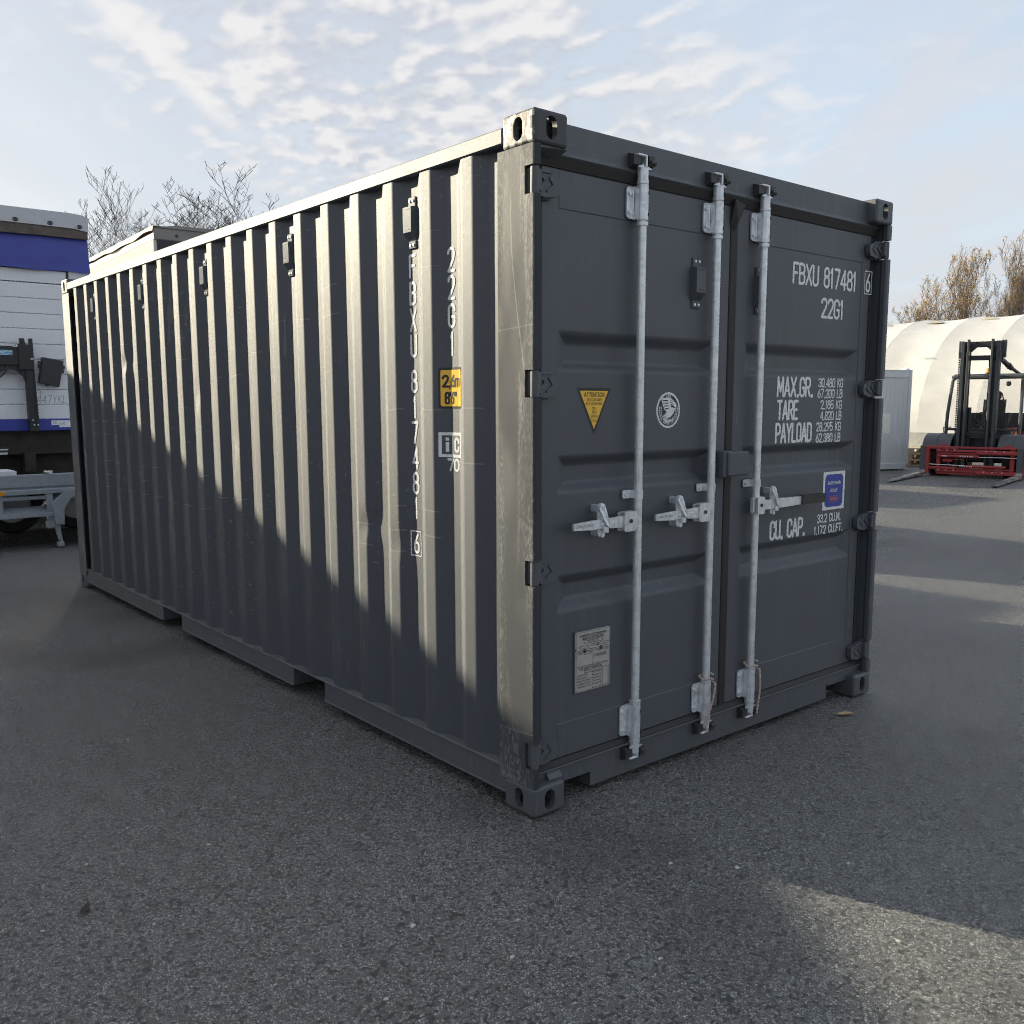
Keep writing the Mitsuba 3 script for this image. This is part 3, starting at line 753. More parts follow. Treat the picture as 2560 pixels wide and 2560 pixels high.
def locking_bar(xc, hand, label, lower=(0.189, 0.332)):
    zb0, zb1 = lower
    k = put('locking_bar', cyl((xc, RB, 0.115), (xc, RB, 2.470), 0.0172, 20), 'galvanised', C, smooth=40, label=label)
    for z0, z1 in ((2.278, 2.410), (zb0, zb1)):
        z0, z1 = dz(z0), dz(z1)
        put('bearing_bracket', sleeve(xc, z0, z1), 'galvanised', k, smooth=35)
        each('bracket_bolt', [cyl((xc - 0.048, YD - 0.010, z), (xc - 0.048, YD - 0.018, z), 0.009, 6) for z in (z0 + 0.030, z1 - 0.032)], 'galvanised', k)
        each('drain_hole', [cyl((xc + 0.0135, RB - 0.0180, z), (xc + 0.0156, RB - 0.0202, z), 0.0065, 12) for z in (z0 + 0.022, z1 - 0.030)], 'black_hole', k)
        each('collar', [cyl((xc, RB, z), (xc, RB, z + 0.014), 0.0235, 20) for z in (z0 - 0.020, z1 + 0.003)] + [cyl((xc, RB, z1 + 0.017), (xc, RB, z1 + 0.062), 0.0215, 20) if z0 > 1 else cyl((xc, RB, z0 - 0.066), (xc, RB, z0 - 0.02), 0.0200, 20)], 'galvanised', k, smooth=35)
    # cams at head and foot, with their keepers on header and sill
    for sg, zc in ((1, dz(2.500)), (-1, dz(0.122))):
        Z = lambda t: zc + sg * t
        cam = [hull([(xc - 0.017, RB - 0.014, Z(-0.045)), (xc + 0.017, RB - 0.014, Z(-0.045)), (xc - 0.017, RB + 0.016, Z(-0.045)), (xc + 0.017, RB + 0.016, Z(-0.045)), (xc - 0.012, RB - 0.01, Z(-0.022)), (xc + 0.012, RB - 0.01, Z(-0.022)), (xc + 0.012, RB + 0.012, Z(-0.022)), (xc - 0.012, RB + 0.012, Z(-0.022))]),
               hull([(xc - 0.038, RB - 0.006, Z(-0.026)), (xc - 0.010, RB - 0.016, Z(-0.032)), (xc - 0.010, RB + 0.018, Z(-0.032)), (xc - 0.010, RB - 0.012, Z(-0.016)), (xc - 0.010, RB + 0.014, Z(-0.016))]),
               hull([(xc + 0.036, RB - 0.016, Z(-0.030)), (xc + 0.010, RB - 0.016, Z(-0.034)), (xc + 0.010, RB + 0.018, Z(-0.034)), (xc + 0.010, RB - 0.012, Z(-0.018)), (xc + 0.010, RB + 0.014, Z(-0.018))]),
               bx(xc + 0.000, xc + 0.009, RB - 0.018, RB + 0.020, Z(-0.024), Z(0.020), 0.002), bx(xc - 0.040, xc + 0.011, RB - 0.016, RB + 0.020, Z(0.013), Z(0.022), 0.003)]
        put('cam', cam, 'galvanised', k)
        keep = [hull([(xc + a, y, Z(t)) for a in (-0.060, -0.022) for y, t in ((0.054, -0.030), (0.054, 0.026), (0.022, -0.020), (0.022, 0.016))]),
                cat([hull([(xc + a, y, Z(t)) for a in (0.016, 0.046) for y, t in ((0.054, -0.030), (0.054, 0.026), (0.012, -0.018), (0.012, 0.018))]),
                cyl((xc + 0.022, 0.014, Z(-0.006)), (xc + 0.052, 0.014, Z(-0.006)), 0.010, 10)])]
        each('cam_keeper', keep, 'keeper_steel', k)
    # guide strap
    zs = dz(1.210)
    put('guide_strap', [cyl((xc, RB, zs - 0.017), (xc, RB, zs + 0.017), 0.0205, 20), prism(affinity.translate(rect(0, 0.050, 0, 0.034, 0.009), xc - 0.062, zs - 0.017), YD - 0.008, YD - 0.003, 'y'), bx(xc - 0.020, xc + 0.018, RB, YD - 0.003, zs - 0.016, zs + 0.016, 0.001)], 'galvanised', k, smooth=35)
    put('strap_bolt', [cyl((xc - 0.046, YD - 0.008, zs), (xc - 0.046, YD - 0.016, zs), 0.008, 6)], 'galvanised', k)
    # handle, hub and retainer
    s = hand
    zh = dz(1.108)
    fy = 0.006
    hx0, hx1 = (xc - 0.108, xc - 0.040) if s < 0 else (xc - 0.026, xc + 0.028)
    hub = [prism(affinity.translate(rect(0, hx1 - hx0, -0.040, 0.040, 0.009), hx0, zh), fy - 0.008, fy - 0.001, 'y'), bx(hx0 + 0.008, hx1 - 0.004, fy - 0.002, RB + 0.004, zh + 0.031, zh + 0.0395, 0.002), bx(hx0 + 0.008, hx1 - 0.004, fy + 0.01, RB + 0.004, zh - 0.0395, zh - 0.031, 0.002), prism(affinity.translate(rect(0, hx1 - hx0, -0.040, 0.036, 0.009), hx0 - 0.002, zh), RB + 0.002, RB + 0.009, 'y'), bx(xc - 0.03, xc + 0.012, RB - 0.012, RB + 0.010, zh - 0.034, zh + 0.034, 0.003)]
    put('handle_hub', hub, 'galvanised', k)
    put('hub_rivet', cyl(((hx0 + hx1) / 2, fy - 0.007, zh + 0.002), ((hx0 + hx1) / 2, fy - 0.013, zh + 0.002), 0.008, 12), 'keeper_steel', k, smooth=30)
    if s < 0:
        far, mid = xc - 0.384, xc - 0.260
        bar = [hull([(xc - 0.08, fy, zh - 0.024), (xc - 0.08, fy, zh + 0.026), (xc - 0.08, fy + 0.008, zh - 0.024), (xc - 0.08, fy + 0.008, zh + 0.026), (mid, fy, zh - 0.015), (mid, fy, zh + 0.018), (mid, fy + 0.010, zh - 0.015), (mid, fy + 0.010, zh + 0.018)]),
               hull([(mid - 0.004, fy - 0.004, zh - 0.018), (mid - 0.004, fy - 0.004, zh + 0.020), (mid - 0.004, fy + 0.008, zh + 0.020), (mid - 0.004, fy + 0.008, zh - 0.018), (far, fy - 0.004, zh - 0.012), (far, fy - 0.004, zh + 0.014), (far, fy + 0.006, zh + 0.014), (far, fy + 0.006, zh - 0.012)]),
               hull([(mid + 0.02, fy - 0.001, zh + 0.001), (xc - 0.125, fy - 0.001, zh + 0.003), (mid + 0.02, fy - 0.007, zh + 0.001), (mid + 0.02, fy - 0.001, zh + 0.012), (mid + 0.02, fy - 0.001, zh - 0.009)])]
        put('handle', bar, 'galvanised', k)
        put('embossed_mark', [xf(on_door(stencil(t, 0.011, w, 0.0022), far + o, zh - 0.003, fy - 0.0046), np.eye(4)) for t, o, w in (('LOCK', 0.012, 0.036), ('C1482', 0.056, 0.046))], 'galvanised_dull', k)
        xr = mid + 0.040
    else:
        m1 = xc + 0.334
        bar = [hull([(xc + 0.02, fy, zh - 0.022), (xc + 0.02, fy, zh + 0.022), (xc + 0.02, fy + 0.008, zh - 0.022), (xc + 0.02, fy + 0.008, zh + 0.022), (xc + 0.15, fy, zh - 0.022), (xc + 0.15, fy, zh + 0.022), (xc + 0.15, fy + 0.008, zh - 0.022), (xc + 0.15, fy + 0.008, zh + 0.022)]),
               hull([(xc + 0.148, fy - 0.002, zh - 0.022), (xc + 0.148, fy - 0.002, zh + 0.024), (xc + 0.148, fy + 0.008, zh - 0.022), (xc + 0.148, fy + 0.008, zh + 0.024), (m1, fy - 0.004, zh - 0.017), (m1, fy - 0.004, zh + 0.021), (m1, fy + 0.006, zh - 0.017), (m1, fy + 0.006, zh + 0.021)])]
        put('handle', bar, 'galvanised', k)
        gp = affinity.translate(rect(0, 0.196, -0.022, 0.022, 0.008), m1 - 0.006, zh + 0.003)
        put('handle_grip', xf(prism(gp, fy - 0.014, fy + 0.012, 'y'), np.eye(4)), 'grip_rubber', k, label='black rubber grip on the long handle')
        xr = xc + 0.118
    pl = affinity.translate(LineString([(0, -0.046), (0, 0.048)]).buffer(0.021, quad_segs=8), xr, zh + 0.014)
    put('handle_retainer', [prism(pl, fy + 0.012, fy + 0.018, 'y'), bx(xr - 0.012, xr + 0.012, fy + 0.017, YD + 0.004, zh + 0.046, zh + 0.074, 0.002), bx(xr - 0.012, xr + 0.012, fy + 0.017, YD + 0.004, zh - 0.048, zh - 0.022, 0.002), bx(xr - 0.004, xr + 0.022, fy - 0.008, fy - 0.003, zh - 0.034, zh - 0.010, 0.002), bx(xr - 0.004, xr + 0.022, fy - 0.004, fy + 0.014, zh - 0.034, zh - 0.027, 0.001)], 'galvanised', k)
    hasp = Polygon([(-0.019, 0.062), (-0.010, 0.078), (0.010, 0.078), (0.017, 0.064), (0.014, 0.035), (0.022, 0.014), (0.042, 0.002), (0.052, -0.006), (0.044, -0.018), (0.026, -0.016), (0.006, -0.002), (-0.010, 0.022)])
    if s > 0: hasp = affinity.scale(hasp, 0.8, 1, origin=(0, 0))
    hm = prism(affinity.translate(hasp, xr, zh), 0.0, 0.005, 'y')
    hv = hm.vertices.copy()
    hv[:, 1] += fy - 0.013 + 0.018 * np.clip((hv[:, 2] - zh - 0.028) / 0.03, 0, 1)      # bent: against the plate above, over the handle below
    put('hasp', trimesh.Trimesh(hv, hm.faces, process=False), 'galvanised', k)
    each('retainer_bolt', [cyl((xr, fy + 0.006, zh + 0.064), (xr, fy - 0.002, zh + 0.064), 0.0095, 10), cyl((xr, fy + 0.013, zh - 0.044), (xr, fy + 0.003, zh - 0.044), 0.009, 10)], 'galvanised', k, smooth=30)
    return k


B1 = locking_bar(rx(0.553), -1, 'first locking bar from the sunlit corner')
B2 = locking_bar(rx(1.014), -1, 'second locking bar from the sunlit corner')
B3 = locking_bar(rx(1.341), 1, 'locking bar of the right door')

# lock box at the meeting of the doors
lb = put('lock_box', [bx(1.088, 1.150, -0.010, YD, dz(1.252), dz(1.366), 0.004), bx(1.108, 1.256, -0.022, YD - 0.012, dz(1.256), dz(1.362), 0.006), bx(1.240, 1.292, YD - 0.012, YD - 0.001, dz(1.258), dz(1.350), 0.002)], 'paint', C)
put('hasp_eye', [tube([(1.262 + 0.008 * math.cos(t), 0.030 + 0.0 * t, dz(1.285) + 0.014 * math.sin(t)) for t in np.linspace(-1.9, 1.9, 9)], 0.003, 6)], 'keeper_steel', lb)

# door markings
PY = YD + 0.0028
put('number_marking', on_door(stencil('FBXU 817481', 0.103, dx(2.203) - dx(1.645), 0.0130), dx(1.645), dz(2.127), PY), 'white_vinyl', DR, label='white container number on the right door')
put('check_digit', [on_door(rect(0, 0.071, 0, 0.118).difference(rect(0.0045, 0.0665, 0.0045, 0.1135)), dx(2.270) + 0.001, dz(2.124), YD - 0.0014), on_door(stencil('6', 0.098, 0.043, 0.0125), dx(2.270) + 0.015, dz(2.134), YD - 0.0014)], 'white_vinyl', DR)
put('type_marking', on_door(stencil('22G1', 0.100, 0.205, 0.0130), dx(1.892), dz(1.983), PY), 'white_vinyl', DR)
for t, x0, x1, z0, h, st in (('MAX.GR.', 1.551, 1.857, 1.600, 0.099, .0135), ('TARE', 1.557, 1.733, 1.491, 0.098, .0135), ('PAYLOAD', 1.549, 1.857, 1.382, 0.099, .0135), ('30.480 KG', 1.897, 2.121, 1.6485, 0.047, .0066), ('67.200 LB', 1.893, 2.119, 1.596, 0.047, .0066), ('2.185 KG', 1.923, 2.118, 1.541, 0.047, .0066),
                           ('4.820 LB', 1.923, 2.118, 1.487, 0.047, .0066), ('28.295 KG', 1.893, 2.117, 1.432, 0.047, .0066), ('62.380 LB', 1.892, 2.117, 1.377, 0.047, .0066), ('CU. CAP.', 1.532, 1.834, 0.919, 0.097, .0140), ('33.2 CU.M.', 1.934, 2.154, 0.969, 0.046, .0066), ('1.172 CU.FT.', 1.910, 2.178, 0.911, 0.046, .0066)):
    put('weight_marking' if 'C' not in t else 'capacity_marking', on_door(stencil(t, h, x1 - x0, st), dx(x0), dz(z0), PY), 'white_vinyl', DR)

# warning triangle
tr = Polygon([(0.258, 1.633), (0.446, 1.633), (0.3545, 1.452)])
w = put('warning_sticker', on_door(affinity.translate(tr, 0, 0), 0.0148, 0.0003, PY + 0.0006), 'black_vinyl', DL, label='yellow warning triangle sticker')
put('face', on_door(Polygon([(0.275, 1.622), (0.430, 1.622), (0.3535, 1.474)]), 0.0148, 0.0003, PY), 'yellow_vinyl', w)
tx = []
for t, z, h, wd in (('ATTENTION', 1.5995, 0.0165, 0.110), ('THIS CONTAINER', 1.583, 0.0105, 0.083), ('MUST BE REPAIRED', 1.5675, 0.0105, 0.092), ('ONLY', 1.5505, 0.0105, 0.023), ('WITH', 1.535, 0.0105, 0.023), ('CORTEN', 1.519, 0.0105, 0.037), ('STEEL', 1.5025, 0.0105, 0.030)):
    tx.append(on_door(inter(t, h, wd, t == 'ATTENTION', 0.3535), 0.0148, z, PY - 0.0006))
put('wording', tx, 'black_vinyl', w)

# oval class society emblem: eagle in a ring
ex, ez = dx(0.787), dz(1.545)
rxo, rzo = 0.0745, 0.0745
el = lambda k: affinity.scale(Point(0, 0).buffer(1, quad_segs=20), rxo * k, rzo * k, origin=(0, 0))
em = put('emblem_sticker', on_door(el(1.0), ex, ez, PY + 0.0006), 'white_vinyl', DL, label='round navy and white eagle emblem')
put('field', on_door(el(0.88), ex, ez, PY), 'navy_vinyl', em)
art = []
wing = []
for i in range(6):      # left wing feathers
    y = 0.62 - 0.15 * i
    wing.append(LineString([(-0.58 + 0.085 * i + (0.05 if i > 3 else 0), y), (-0.02 + 0.02 * i, y - 0.01)]).buffer(0.045, cap_style=2))
wing.append(LineString([(-0.60, 0.66), (-0.48, 0.38), (-0.34, 0.08), (-0.10, -0.10)]).buffer(0.035))
wing.append(LineString([(-0.60, 0.66), (0.12, 0.66)]).buffer(0.03))
wing.append(Polygon([(-0.06, 0.66), (0.16, 0.66), (0.16, 0.30), (0.24, 0.16), (0.56, 0.10), (0.66, 0.14), (0.54, 0.0), (0.44, -0.14), (0.30, -0.30), (0.10, -0.42), (-0.08, -0.42), (-0.16, -0.10), (0.02, 0.10), (0.0, 0.30)]))
for a, b, c in (((0.18, 0.64), (0.42, 0.50), (0.66, 0.28)), ((0.2, 0.5), (0.40, 0.42), (0.58, 0.26)), ((0.2, 0.36), (0.38, 0.32), (0.54, 0.20))):
    wing.append(LineString([a, b, c]).buffer(0.036))
wing.append(LineString([(0.66, 0.28), (0.60, 0.18)]).buffer(0.036))
for q in range(4):      # tail
    wing.append(LineString([(-0.14 + 0.02 * q, -0.16 - 0.05 * q), (-0.44 + 0.10 * q, -0.34 - 0.09 * q)]).buffer(0.034))
for q in range(5):      # sea below
    wing.append(LineString([(-0.38 + 0.18 * q, -0.52 - 0.03 * (q % 2)), (-0.26 + 0.18 * q, -0.58)]).buffer(0.032))
wing.append(LineString([(-0.40, -0.46), (-0.24, -0.60), (0.0, -0.66), (0.24, -0.60), (0.42, -0.44)]).buffer(0.04))
ring = LineString([(0.60 * math.cos(t), 0.66 * math.sin(t)) for t in np.linspace(math.radians(160), math.radians(380), 40)]).buffer(0.018)
art.append(affinity.scale(unary_union(wing + [ring]), rxo, rzo, origin=(0, 0)))
put('eagle', on_door(art[0], ex, ez, PY - 0.0005), 'white_vinyl', em)
ringtx = [on_door(inter('ABS', 0.0105, 0.030, True, 0.0), ex, ez + 0.0515, PY - 0.0005)]
msg = 'AMERICAN BUREAU OF SHIPPING'
for i, ch in enumerate(msg):
    if ch == ' ': continue
    a = math.radians(168 + (372 - 168) * i / (len(msg) - 1))
    g = inter(ch, 0.0085, None, True, 0.0)
    v = g.vertices.copy(); v[:, 1] -= 0.004
    b = a + math.pi / 2
    v2 = np.stack([v[:, 0] * math.cos(b) - v[:, 1] * math.sin(b) + 0.76 * rxo * math.cos(a), v[:, 0] * math.sin(b) + v[:, 1] * math.cos(b) + 0.76 * rzo * math.sin(a)], 1)
    ringtx.append(on_door(trimesh.Trimesh(np.column_stack([v2, 0 * v2[:, 0]]), g.faces, process=False), ex, ez, PY - 0.0005))
put('wording', ringtx, 'white_vinyl', em)

# data plate
px0, px1, pz0, pz1 = dx(0.256), dx(0.449), dz(0.433), dz(0.679)
pw, ph = px1 - px0, pz1 - pz0
put('plate_seat', prism(affinity.translate(rect(-0.006, pw + 0.006, -0.006, ph + 0.006, 0.006), px0, pz0), PY - 0.004, PY + 0.004, 'y'), 'paint', DL)
dp = put('data_plate', prism(affinity.translate(rect(0, pw, 0, ph, 0.010).difference(Point(0.0, 0.71 * ph).buffer(0.006)), px0, pz0), PY - 0.0065, PY - 0.004, 'y'), 'plate_steel', DL, label='grey metal approval plate with small print')
tx = []
U = lambda f: f * pw
V = lambda f: f * ph


def line(a, b, t=0.0009): return LineString([(U(a[0]), V(a[1])), (U(b[0]), V(b[1]))]).buffer(t, cap_style=2)
def frame(x0, x1, z0, z1, t=0.0009): return rect(U(x0), U(x1), V(z0), V(z1)).exterior.buffer(t)


for t, x, z, h, wd in (('APPROVED FOR TRANSPORT', .5, .905, .0100, .80), ('UNDER CUSTOMS SEAL', .5, .855, .0100, .64), ('CSC SAFETY APPROVAL', .44, .352, .0100, .66), ('GB/C 0399-4202', .5, .803, .0075, .30), ('TYPE', .10, .73, .0055, .08), ("MANUFACTURER'S", .57, .752, .0050, .26), ('NO. OF CONTAINER', .57, .727, .0050, .24), ('OWNER', .13, .625, .0062, .14), ('TIMBER TREATMENT', .78, .625, .0062, .36), ('IM/TB/1024', .75, .552, .0068, .26)):
    tx.append(on_door(inter(t, h, U(wd), h > .009, U(x)), px0, pz0 + V(z), PY - 0.0072))
for i, wd in enumerate((.30, .28, .38, .38, .38)):
    tx.append(on_door(inter(('DATE MANUFACTURED', 'IDENTIFICATION NO.', 'MAXIMUM OPERATING MASS', 'ALLOWABLE STACKING LOAD', 'TRANSVERSE RACKING TEST')[i], .0058, U(wd), True), px0 + U(.05), pz0 + V(.265 - .048 * i), PY - 0.0072))
    tx.append(on_door(inter(('2024', '817481-6', '30480 KG', '192000 KG', '15240 KG')[i], .0052, U(.17)), px0 + U(.52), pz0 + V(.265 - .048 * i), PY - 0.0072))
ln = unary_union([frame(.25, .78, .79, .84), frame(.62, .94, .725, .76), frame(.14, .38, .715, .755), line((.05, .69), (.95, .69)), line((.05, .665), (.95, .665)), line((.5, .665), (.5, .425)), frame(.24, .46, .615, .648), frame(.55, .88, .545, .578), line((.05, .425), (.95, .425)), line((.05, .405), (.95, .405)), frame(.25, .74, .305, .338), frame(.48, .74, .03, .295), frame(.78, .95, .03, .34), line((.48, .24), (.74, .24)), line((.48, .19), (.74, .19)), line((.48, .14), (.74, .14)), line((.48, .09), (.74, .09)), rect(U(.02), U(.98), V(.015), V(.985), .007).exterior.buffer(.0006)])
put('print', tx + [on_door(ln, px0, pz0, PY - 0.0072)], 'black_vinyl', dp)
each('rivet', [cyl((px0 + U(x), PY - 0.0065, pz0 + V(z)), (px0 + U(x), PY - 0.0105, pz0 + V(z)), 0.0085, 14, 0.006) for x, z in ((.26, .668), (.73, .675))], 'keeper_steel', dp, smooth=30)

# blue instruction sticker
sx0, sx1, sz0, sz1 = dx(1.978), dx(2.178), dz(1.031), dz(1.226)
sw, sh = sx1 - sx0, sz1 - sz0
bl = put('instruction_sticker', on_door(rect(0, sw, 0, sh), sx0, sz0, PY + 0.0006), 'white_vinyl', DR, label='blue and white sticker by the long handle')
put('field', on_door(rect(0.017, sw - 0.017, 0.014, sh - 0.014, 0.026), sx0, sz0, PY), 'blue_vinyl', bl)
put('wording', [on_door(inter('EASY OPEN', 0.0155, 0.120, True, sw / 2), sx0, sz0 + 0.130, PY - 0.0006), on_door(inter('DOOR', 0.0155, 0.062, True, sw / 2), sx0, sz0 + 0.092, PY - 0.0006)], 'white_vinyl', bl)
put('red_label', [on_door(rect(0.058, sw - 0.058, 0.042, 0.070).difference(rect(0.061, sw - 0.061, 0.045, 0.067)), sx0, sz0, PY - 0.0006), on_door(rect(0.066, sw - 0.066, 0.0505, 0.0615), sx0, sz0, PY - 0.0006)], 'red_vinyl', bl)


# cords tied round the lower brackets: things of their own
def rope(key, label, xc, side):
    z1, z0 = dz(0.372), dz(0.115)
    pts = []
    for t in np.linspace(0, 1, 26):          # one and a half turns
        a = -1.2 + t * 2.6 * math.pi
        pts.append((xc + 0.033 * math.cos(a), RB + 0.030 * math.sin(a), z1 - 0.030 * t + 0.004 * math.sin(3 * a)))
    e = np.array(pts[-1])
    for t in np.linspace(0.06, 1, 16):
        pts.append((e[0] * (1 - t) + (xc + side * (0.012 + 0.022 * math.sin(2.6 * t))) * t, -0.004 - 0.006 * math.sin(5 * t), e[2] * (1 - t) + z0 * t))
    k = thing(key, label, 'cord', 'cords tied to the locking bars')
    p = np.array(pts)
    q = np.array([p[0]] + [p[i] * (1 - s) + p[i + 1] * s for i in range(len(p) - 1) for s in (.5, 1)])
    tw = np.arange(len(q)) * 1.3
    off = np.stack([np.cos(tw), np.sin(tw), 0 * tw], 1) * 0.0022
    scene[k] = mikit.ply(cat([tube(q + off, 0.0032, 6), tube(q - off, 0.0032, 6)]), 'rope_fibre', smooth=40)


rope('tie_cord', 'thin twisted cord round the foot of the second locking bar', rx(1.014), -1)
rope('tie_cord', 'thin twisted cord round the foot of the right door locking bar', rx(1.341), 1)

# ------------------------------------------------------------------ vehicles behind the container
def fold(p, n, uv): return 0.012 * fbm(p.x * 2.2 + 0.6 * p.z, p.z * 3.1, p.y * 2.2, 3)


bs('truck_white', lambda p, n, uv: mix((0.68, 0.69, 0.71), (0.78, 0.78, 0.79), fbm(p.x * 2, p.z * 3, 0)), 0.45)
bs('truck_grey', (0.50, 0.51, 0.53), 0.4)
bs('truck_post', (0.58, 0.59, 0.62), 0.4)
bs('rusty_trim', lambda p, n, uv: mix((0.07, 0.055, 0.05), (0.16, 0.12, 0.10), fbm(p.x * 14, p.z * 30, 0)), 0.7)
bs('blue_tarp', lambda p, n, uv: mix((0.035, 0.045, 0.27), (0.05, 0.065, 0.34), fbm(p.x * 3, p.z * 3, 0)), 0.42)
bs('black_steel', (0.022, 0.022, 0.024), 0.5)
bs('black_plastic', (0.030, 0.030, 0.032), 0.45)
bs('chassis_black', lambda p, n, uv: mix((0.012, 0.011, 0.010), (0.05, 0.04, 0.032), fbm(p.x * 7, p.y * 7, p.z * 7)), 0.75)
bs('tyre', (0.018, 0.018, 0.018), 0.75)
bs('label_blue', lambda p, n, uv: mix((0.45, 0.60, 0.66), (0.12, 0.30, 0.48), smoothstep(0.45, 0.6, noise(p.x * 60, p.z * 90))), 0.4)
bs('pencil', (0.18, 0.18, 0.20), 0.7)
bs('amber', (0.80, 0.30, 0.02), 0.25)
bs('tarp_cream', lambda p, n, uv: mix((0.50, 0.46, 0.38), (0.60, 0.56, 0.48), fbm(p.x * 2, p.y * 2, p.z * 5)), 0.55, bump=fold)
bs('tarp_gloss', lambda p, n, uv: mix((0.48, 0.45, 0.38), (0.58, 0.55, 0.48), fbm(p.x * 2, p.y * 2, p.z * 5)), 0.22, spec=1.0)
bs('weathered_tarp', lambda p, n, uv: mix((0.40, 0.33, 0.24), (0.56, 0.48, 0.38), fbm(p.x * 3, p.y * 1.2, p.z * 9)), 0.7, bump=fold)
bs('grey_canvas', lambda p, n, uv: mix((0.20, 0.19, 0.18), (0.30, 0.28, 0.26), fbm(p.x * 4, p.y, p.z * 9)), 0.7)
bs('dark_canvas', (0.045, 0.042, 0.045), 0.7)


def wheel(parent, c, r, w, axis, name='wheel'):
    """tyre with rim; axis is a unit vector along the axle"""
    c, axis = np.asarray(c, float), np.asarray(axis, float)
    prof = [(-w / 2, r * .62), (-w / 2, r * .93), (-w * .38, r), (w * .38, r), (w / 2, r * .93), (w / 2, r * .62)]
    seg = 28
    t = np.arange(seg) * 2 * math.pi / seg
    a = np.cross(axis, [0, 0, 1]); a /= np.linalg.norm(a); b = np.cross(axis, a)
    v = np.vstack([c + axis * o + q * (np.cos(t)[:, None] * a + np.sin(t)[:, None] * b) for o, q in prof])
    i = np.arange(seg); j = (i + 1) % seg
    f = np.vstack([np.stack([k * seg + i, k * seg + j, (k + 1) % len(prof) * seg + j, (k + 1) % len(prof) * seg + i], 1) for k in range(len(prof))])
    k = put(name, (v, f), 'tyre', parent, smooth=30)
    put('rim', cyl(c - axis * w * .36, c + axis * w * .36, r * .63, 24), 'truck_grey', k, smooth=30)
    return k


# --- white and blue delivery truck, its rear towards us
K = thing('box_truck', 'white box truck rear with slatted shutter and blue tarpaulin valance, left of the container', 'truck')
TY, TX0, TX1 = 10.6, -1.02, 1.53
put('body', bx(TX0 + .01, TX1 - .01, TY + .09, 18.2, 1.22, 3.90, 0.03), 'truck_white', K)
cap_top = [(x, 3.972 - 0.0 * x) for x in (TX0, 0.0, 0.6, 1.3)] + [(1.45, 3.962), (TX1, 3.936)]
cap = Polygon(cap_top + [(TX1 - .008, 3.756), (1.36, 3.784), (1.1, 3.787), (TX0, 3.785)])
put('roof_cap', [prism(cap, TY - .035, TY + .12, 'y'), hull([(TX0, TY + .1, 3.9), (TX1, TY + .1, 3.9), (TX0 + .3, TY + .1, 3.985), (TX1 - .4, TY + .1, 3.985), (TX0, 18.2, 3.9), (TX1, 18.2, 3.9), (TX0 + .3, 18.2, 3.985), (TX1 - .4, 18.2, 3.985)])], 'truck_grey', K)
put('cap_screw', [cyl((x, TY - .035, z), (x, TY - .045, z), 0.020, 12) for x, z in ((-.50, 3.822), (-.1, 3.822), (.29, 3.822), (.68, 3.822), (1.074, 3.822), (1.419, 3.812))] + [tube([(x + .034 * math.cos(t), TY - .037, z + .022 * math.sin(t)) for t in np.linspace(0, 6.283, 14)], .004, 5) for x, z in ((.29, 3.822), (.68, 3.822), (1.074, 3.822), (1.419, 3.812))], 'keeper_steel', K)
put('trim_band', prism(Polygon([(TX0, 3.784), (1.1, 3.786), (1.36, 3.783), (TX1 - .01, 3.755), (TX1 - .012, 3.665), (1.0, 3.668), (0.3, 3.652), (TX0, 3.66)]), TY - .020, TY + .09, 'y'), 'rusty_trim', K, label='rusty brown band under the roof cap')
u, z = np.meshgrid(np.linspace(TX0, TX1 - .01, 90), np.linspace(0, 1, 26), indexing='ij')
vz = 3.665 - z * (0.425 + 0.006 * np.sin(u * 9))
vy = TY + .035 - .05 * z - 0.030 * np.sin(z * 3.0) * meshkit.fbm(np.stack([u * 2.2, z * 1.5, 0 * u], -1), 3, 2) - .012 * np.sin(u * 7 + 3 * z) * z
n_, m_ = u.shape; ii = np.arange(n_ * m_).reshape(n_, m_)
put('valance', (np.stack([u, vy, vz], -1).reshape(-1, 3), np.stack([ii[:-1, :-1], ii[:-1, 1:], ii[1:, 1:], ii[1:, :-1]], -1).reshape(-1, 4)), 'blue_tarp', K, smooth=True, label='dark blue tarpaulin valance')
put('corner_column', bx(1.262, TX1 - .012, TY + .012, TY + .10, 1.22, 3.50, .008), 'truck_post', K)
put('shutter_rail', [bx(-.8, 1.26, TY + .008, TY + .05, 3.245, 3.262), bx(1.240, 1.258, TY + .012, TY + .06, 1.37, 3.24, .002)], 'keeper_steel', K)
sh = put('shutter', bx(-.8, 1.24, TY + .055, TY + .08, 1.37, 3.25), 'keeper_steel', K)
for i in range(10):
    zt_ = 3.240 - .1905 * i
    if i == 0: a, b = 3.084, 3.240
    else: a, b = zt_ - .1905 + .035, zt_ + .030
    zlo, zhi = (3.084, 3.242) if i == 0 else (3.078 - .1897 * i, 3.078 - .1897 * (i - 1) - .0055)
    put('slat', bx(-.8, 1.239, TY + .030, TY + .056, zlo, zhi, .004), 'truck_white', sh)
put('sill', [bx(TX0, TX1 - .01, TY + .005, TY + .09, 1.222, 1.370, .006)], 'blue_tarp', K)
put('maker_label', prism(Polygon([(.94, 1.350), (1.17, 1.350), (1.17, 1.262), (1.03, 1.262), (1.03, 1.290), (.94, 1.290)]), TY + .0035, TY + .005, 'y'), 'truck_white', K)
put('label_print', on_door(unary_union([affinity.translate(stencil('CE', .030, .055, .005), .955, 1.306), rect(1.03, 1.10, 1.305, 1.309), rect(1.03, 1.12, 1.318, 1.321), rect(1.03, 1.12, 1.292, 1.295)]), 0, 0, TY + .0028), 'pencil', K)
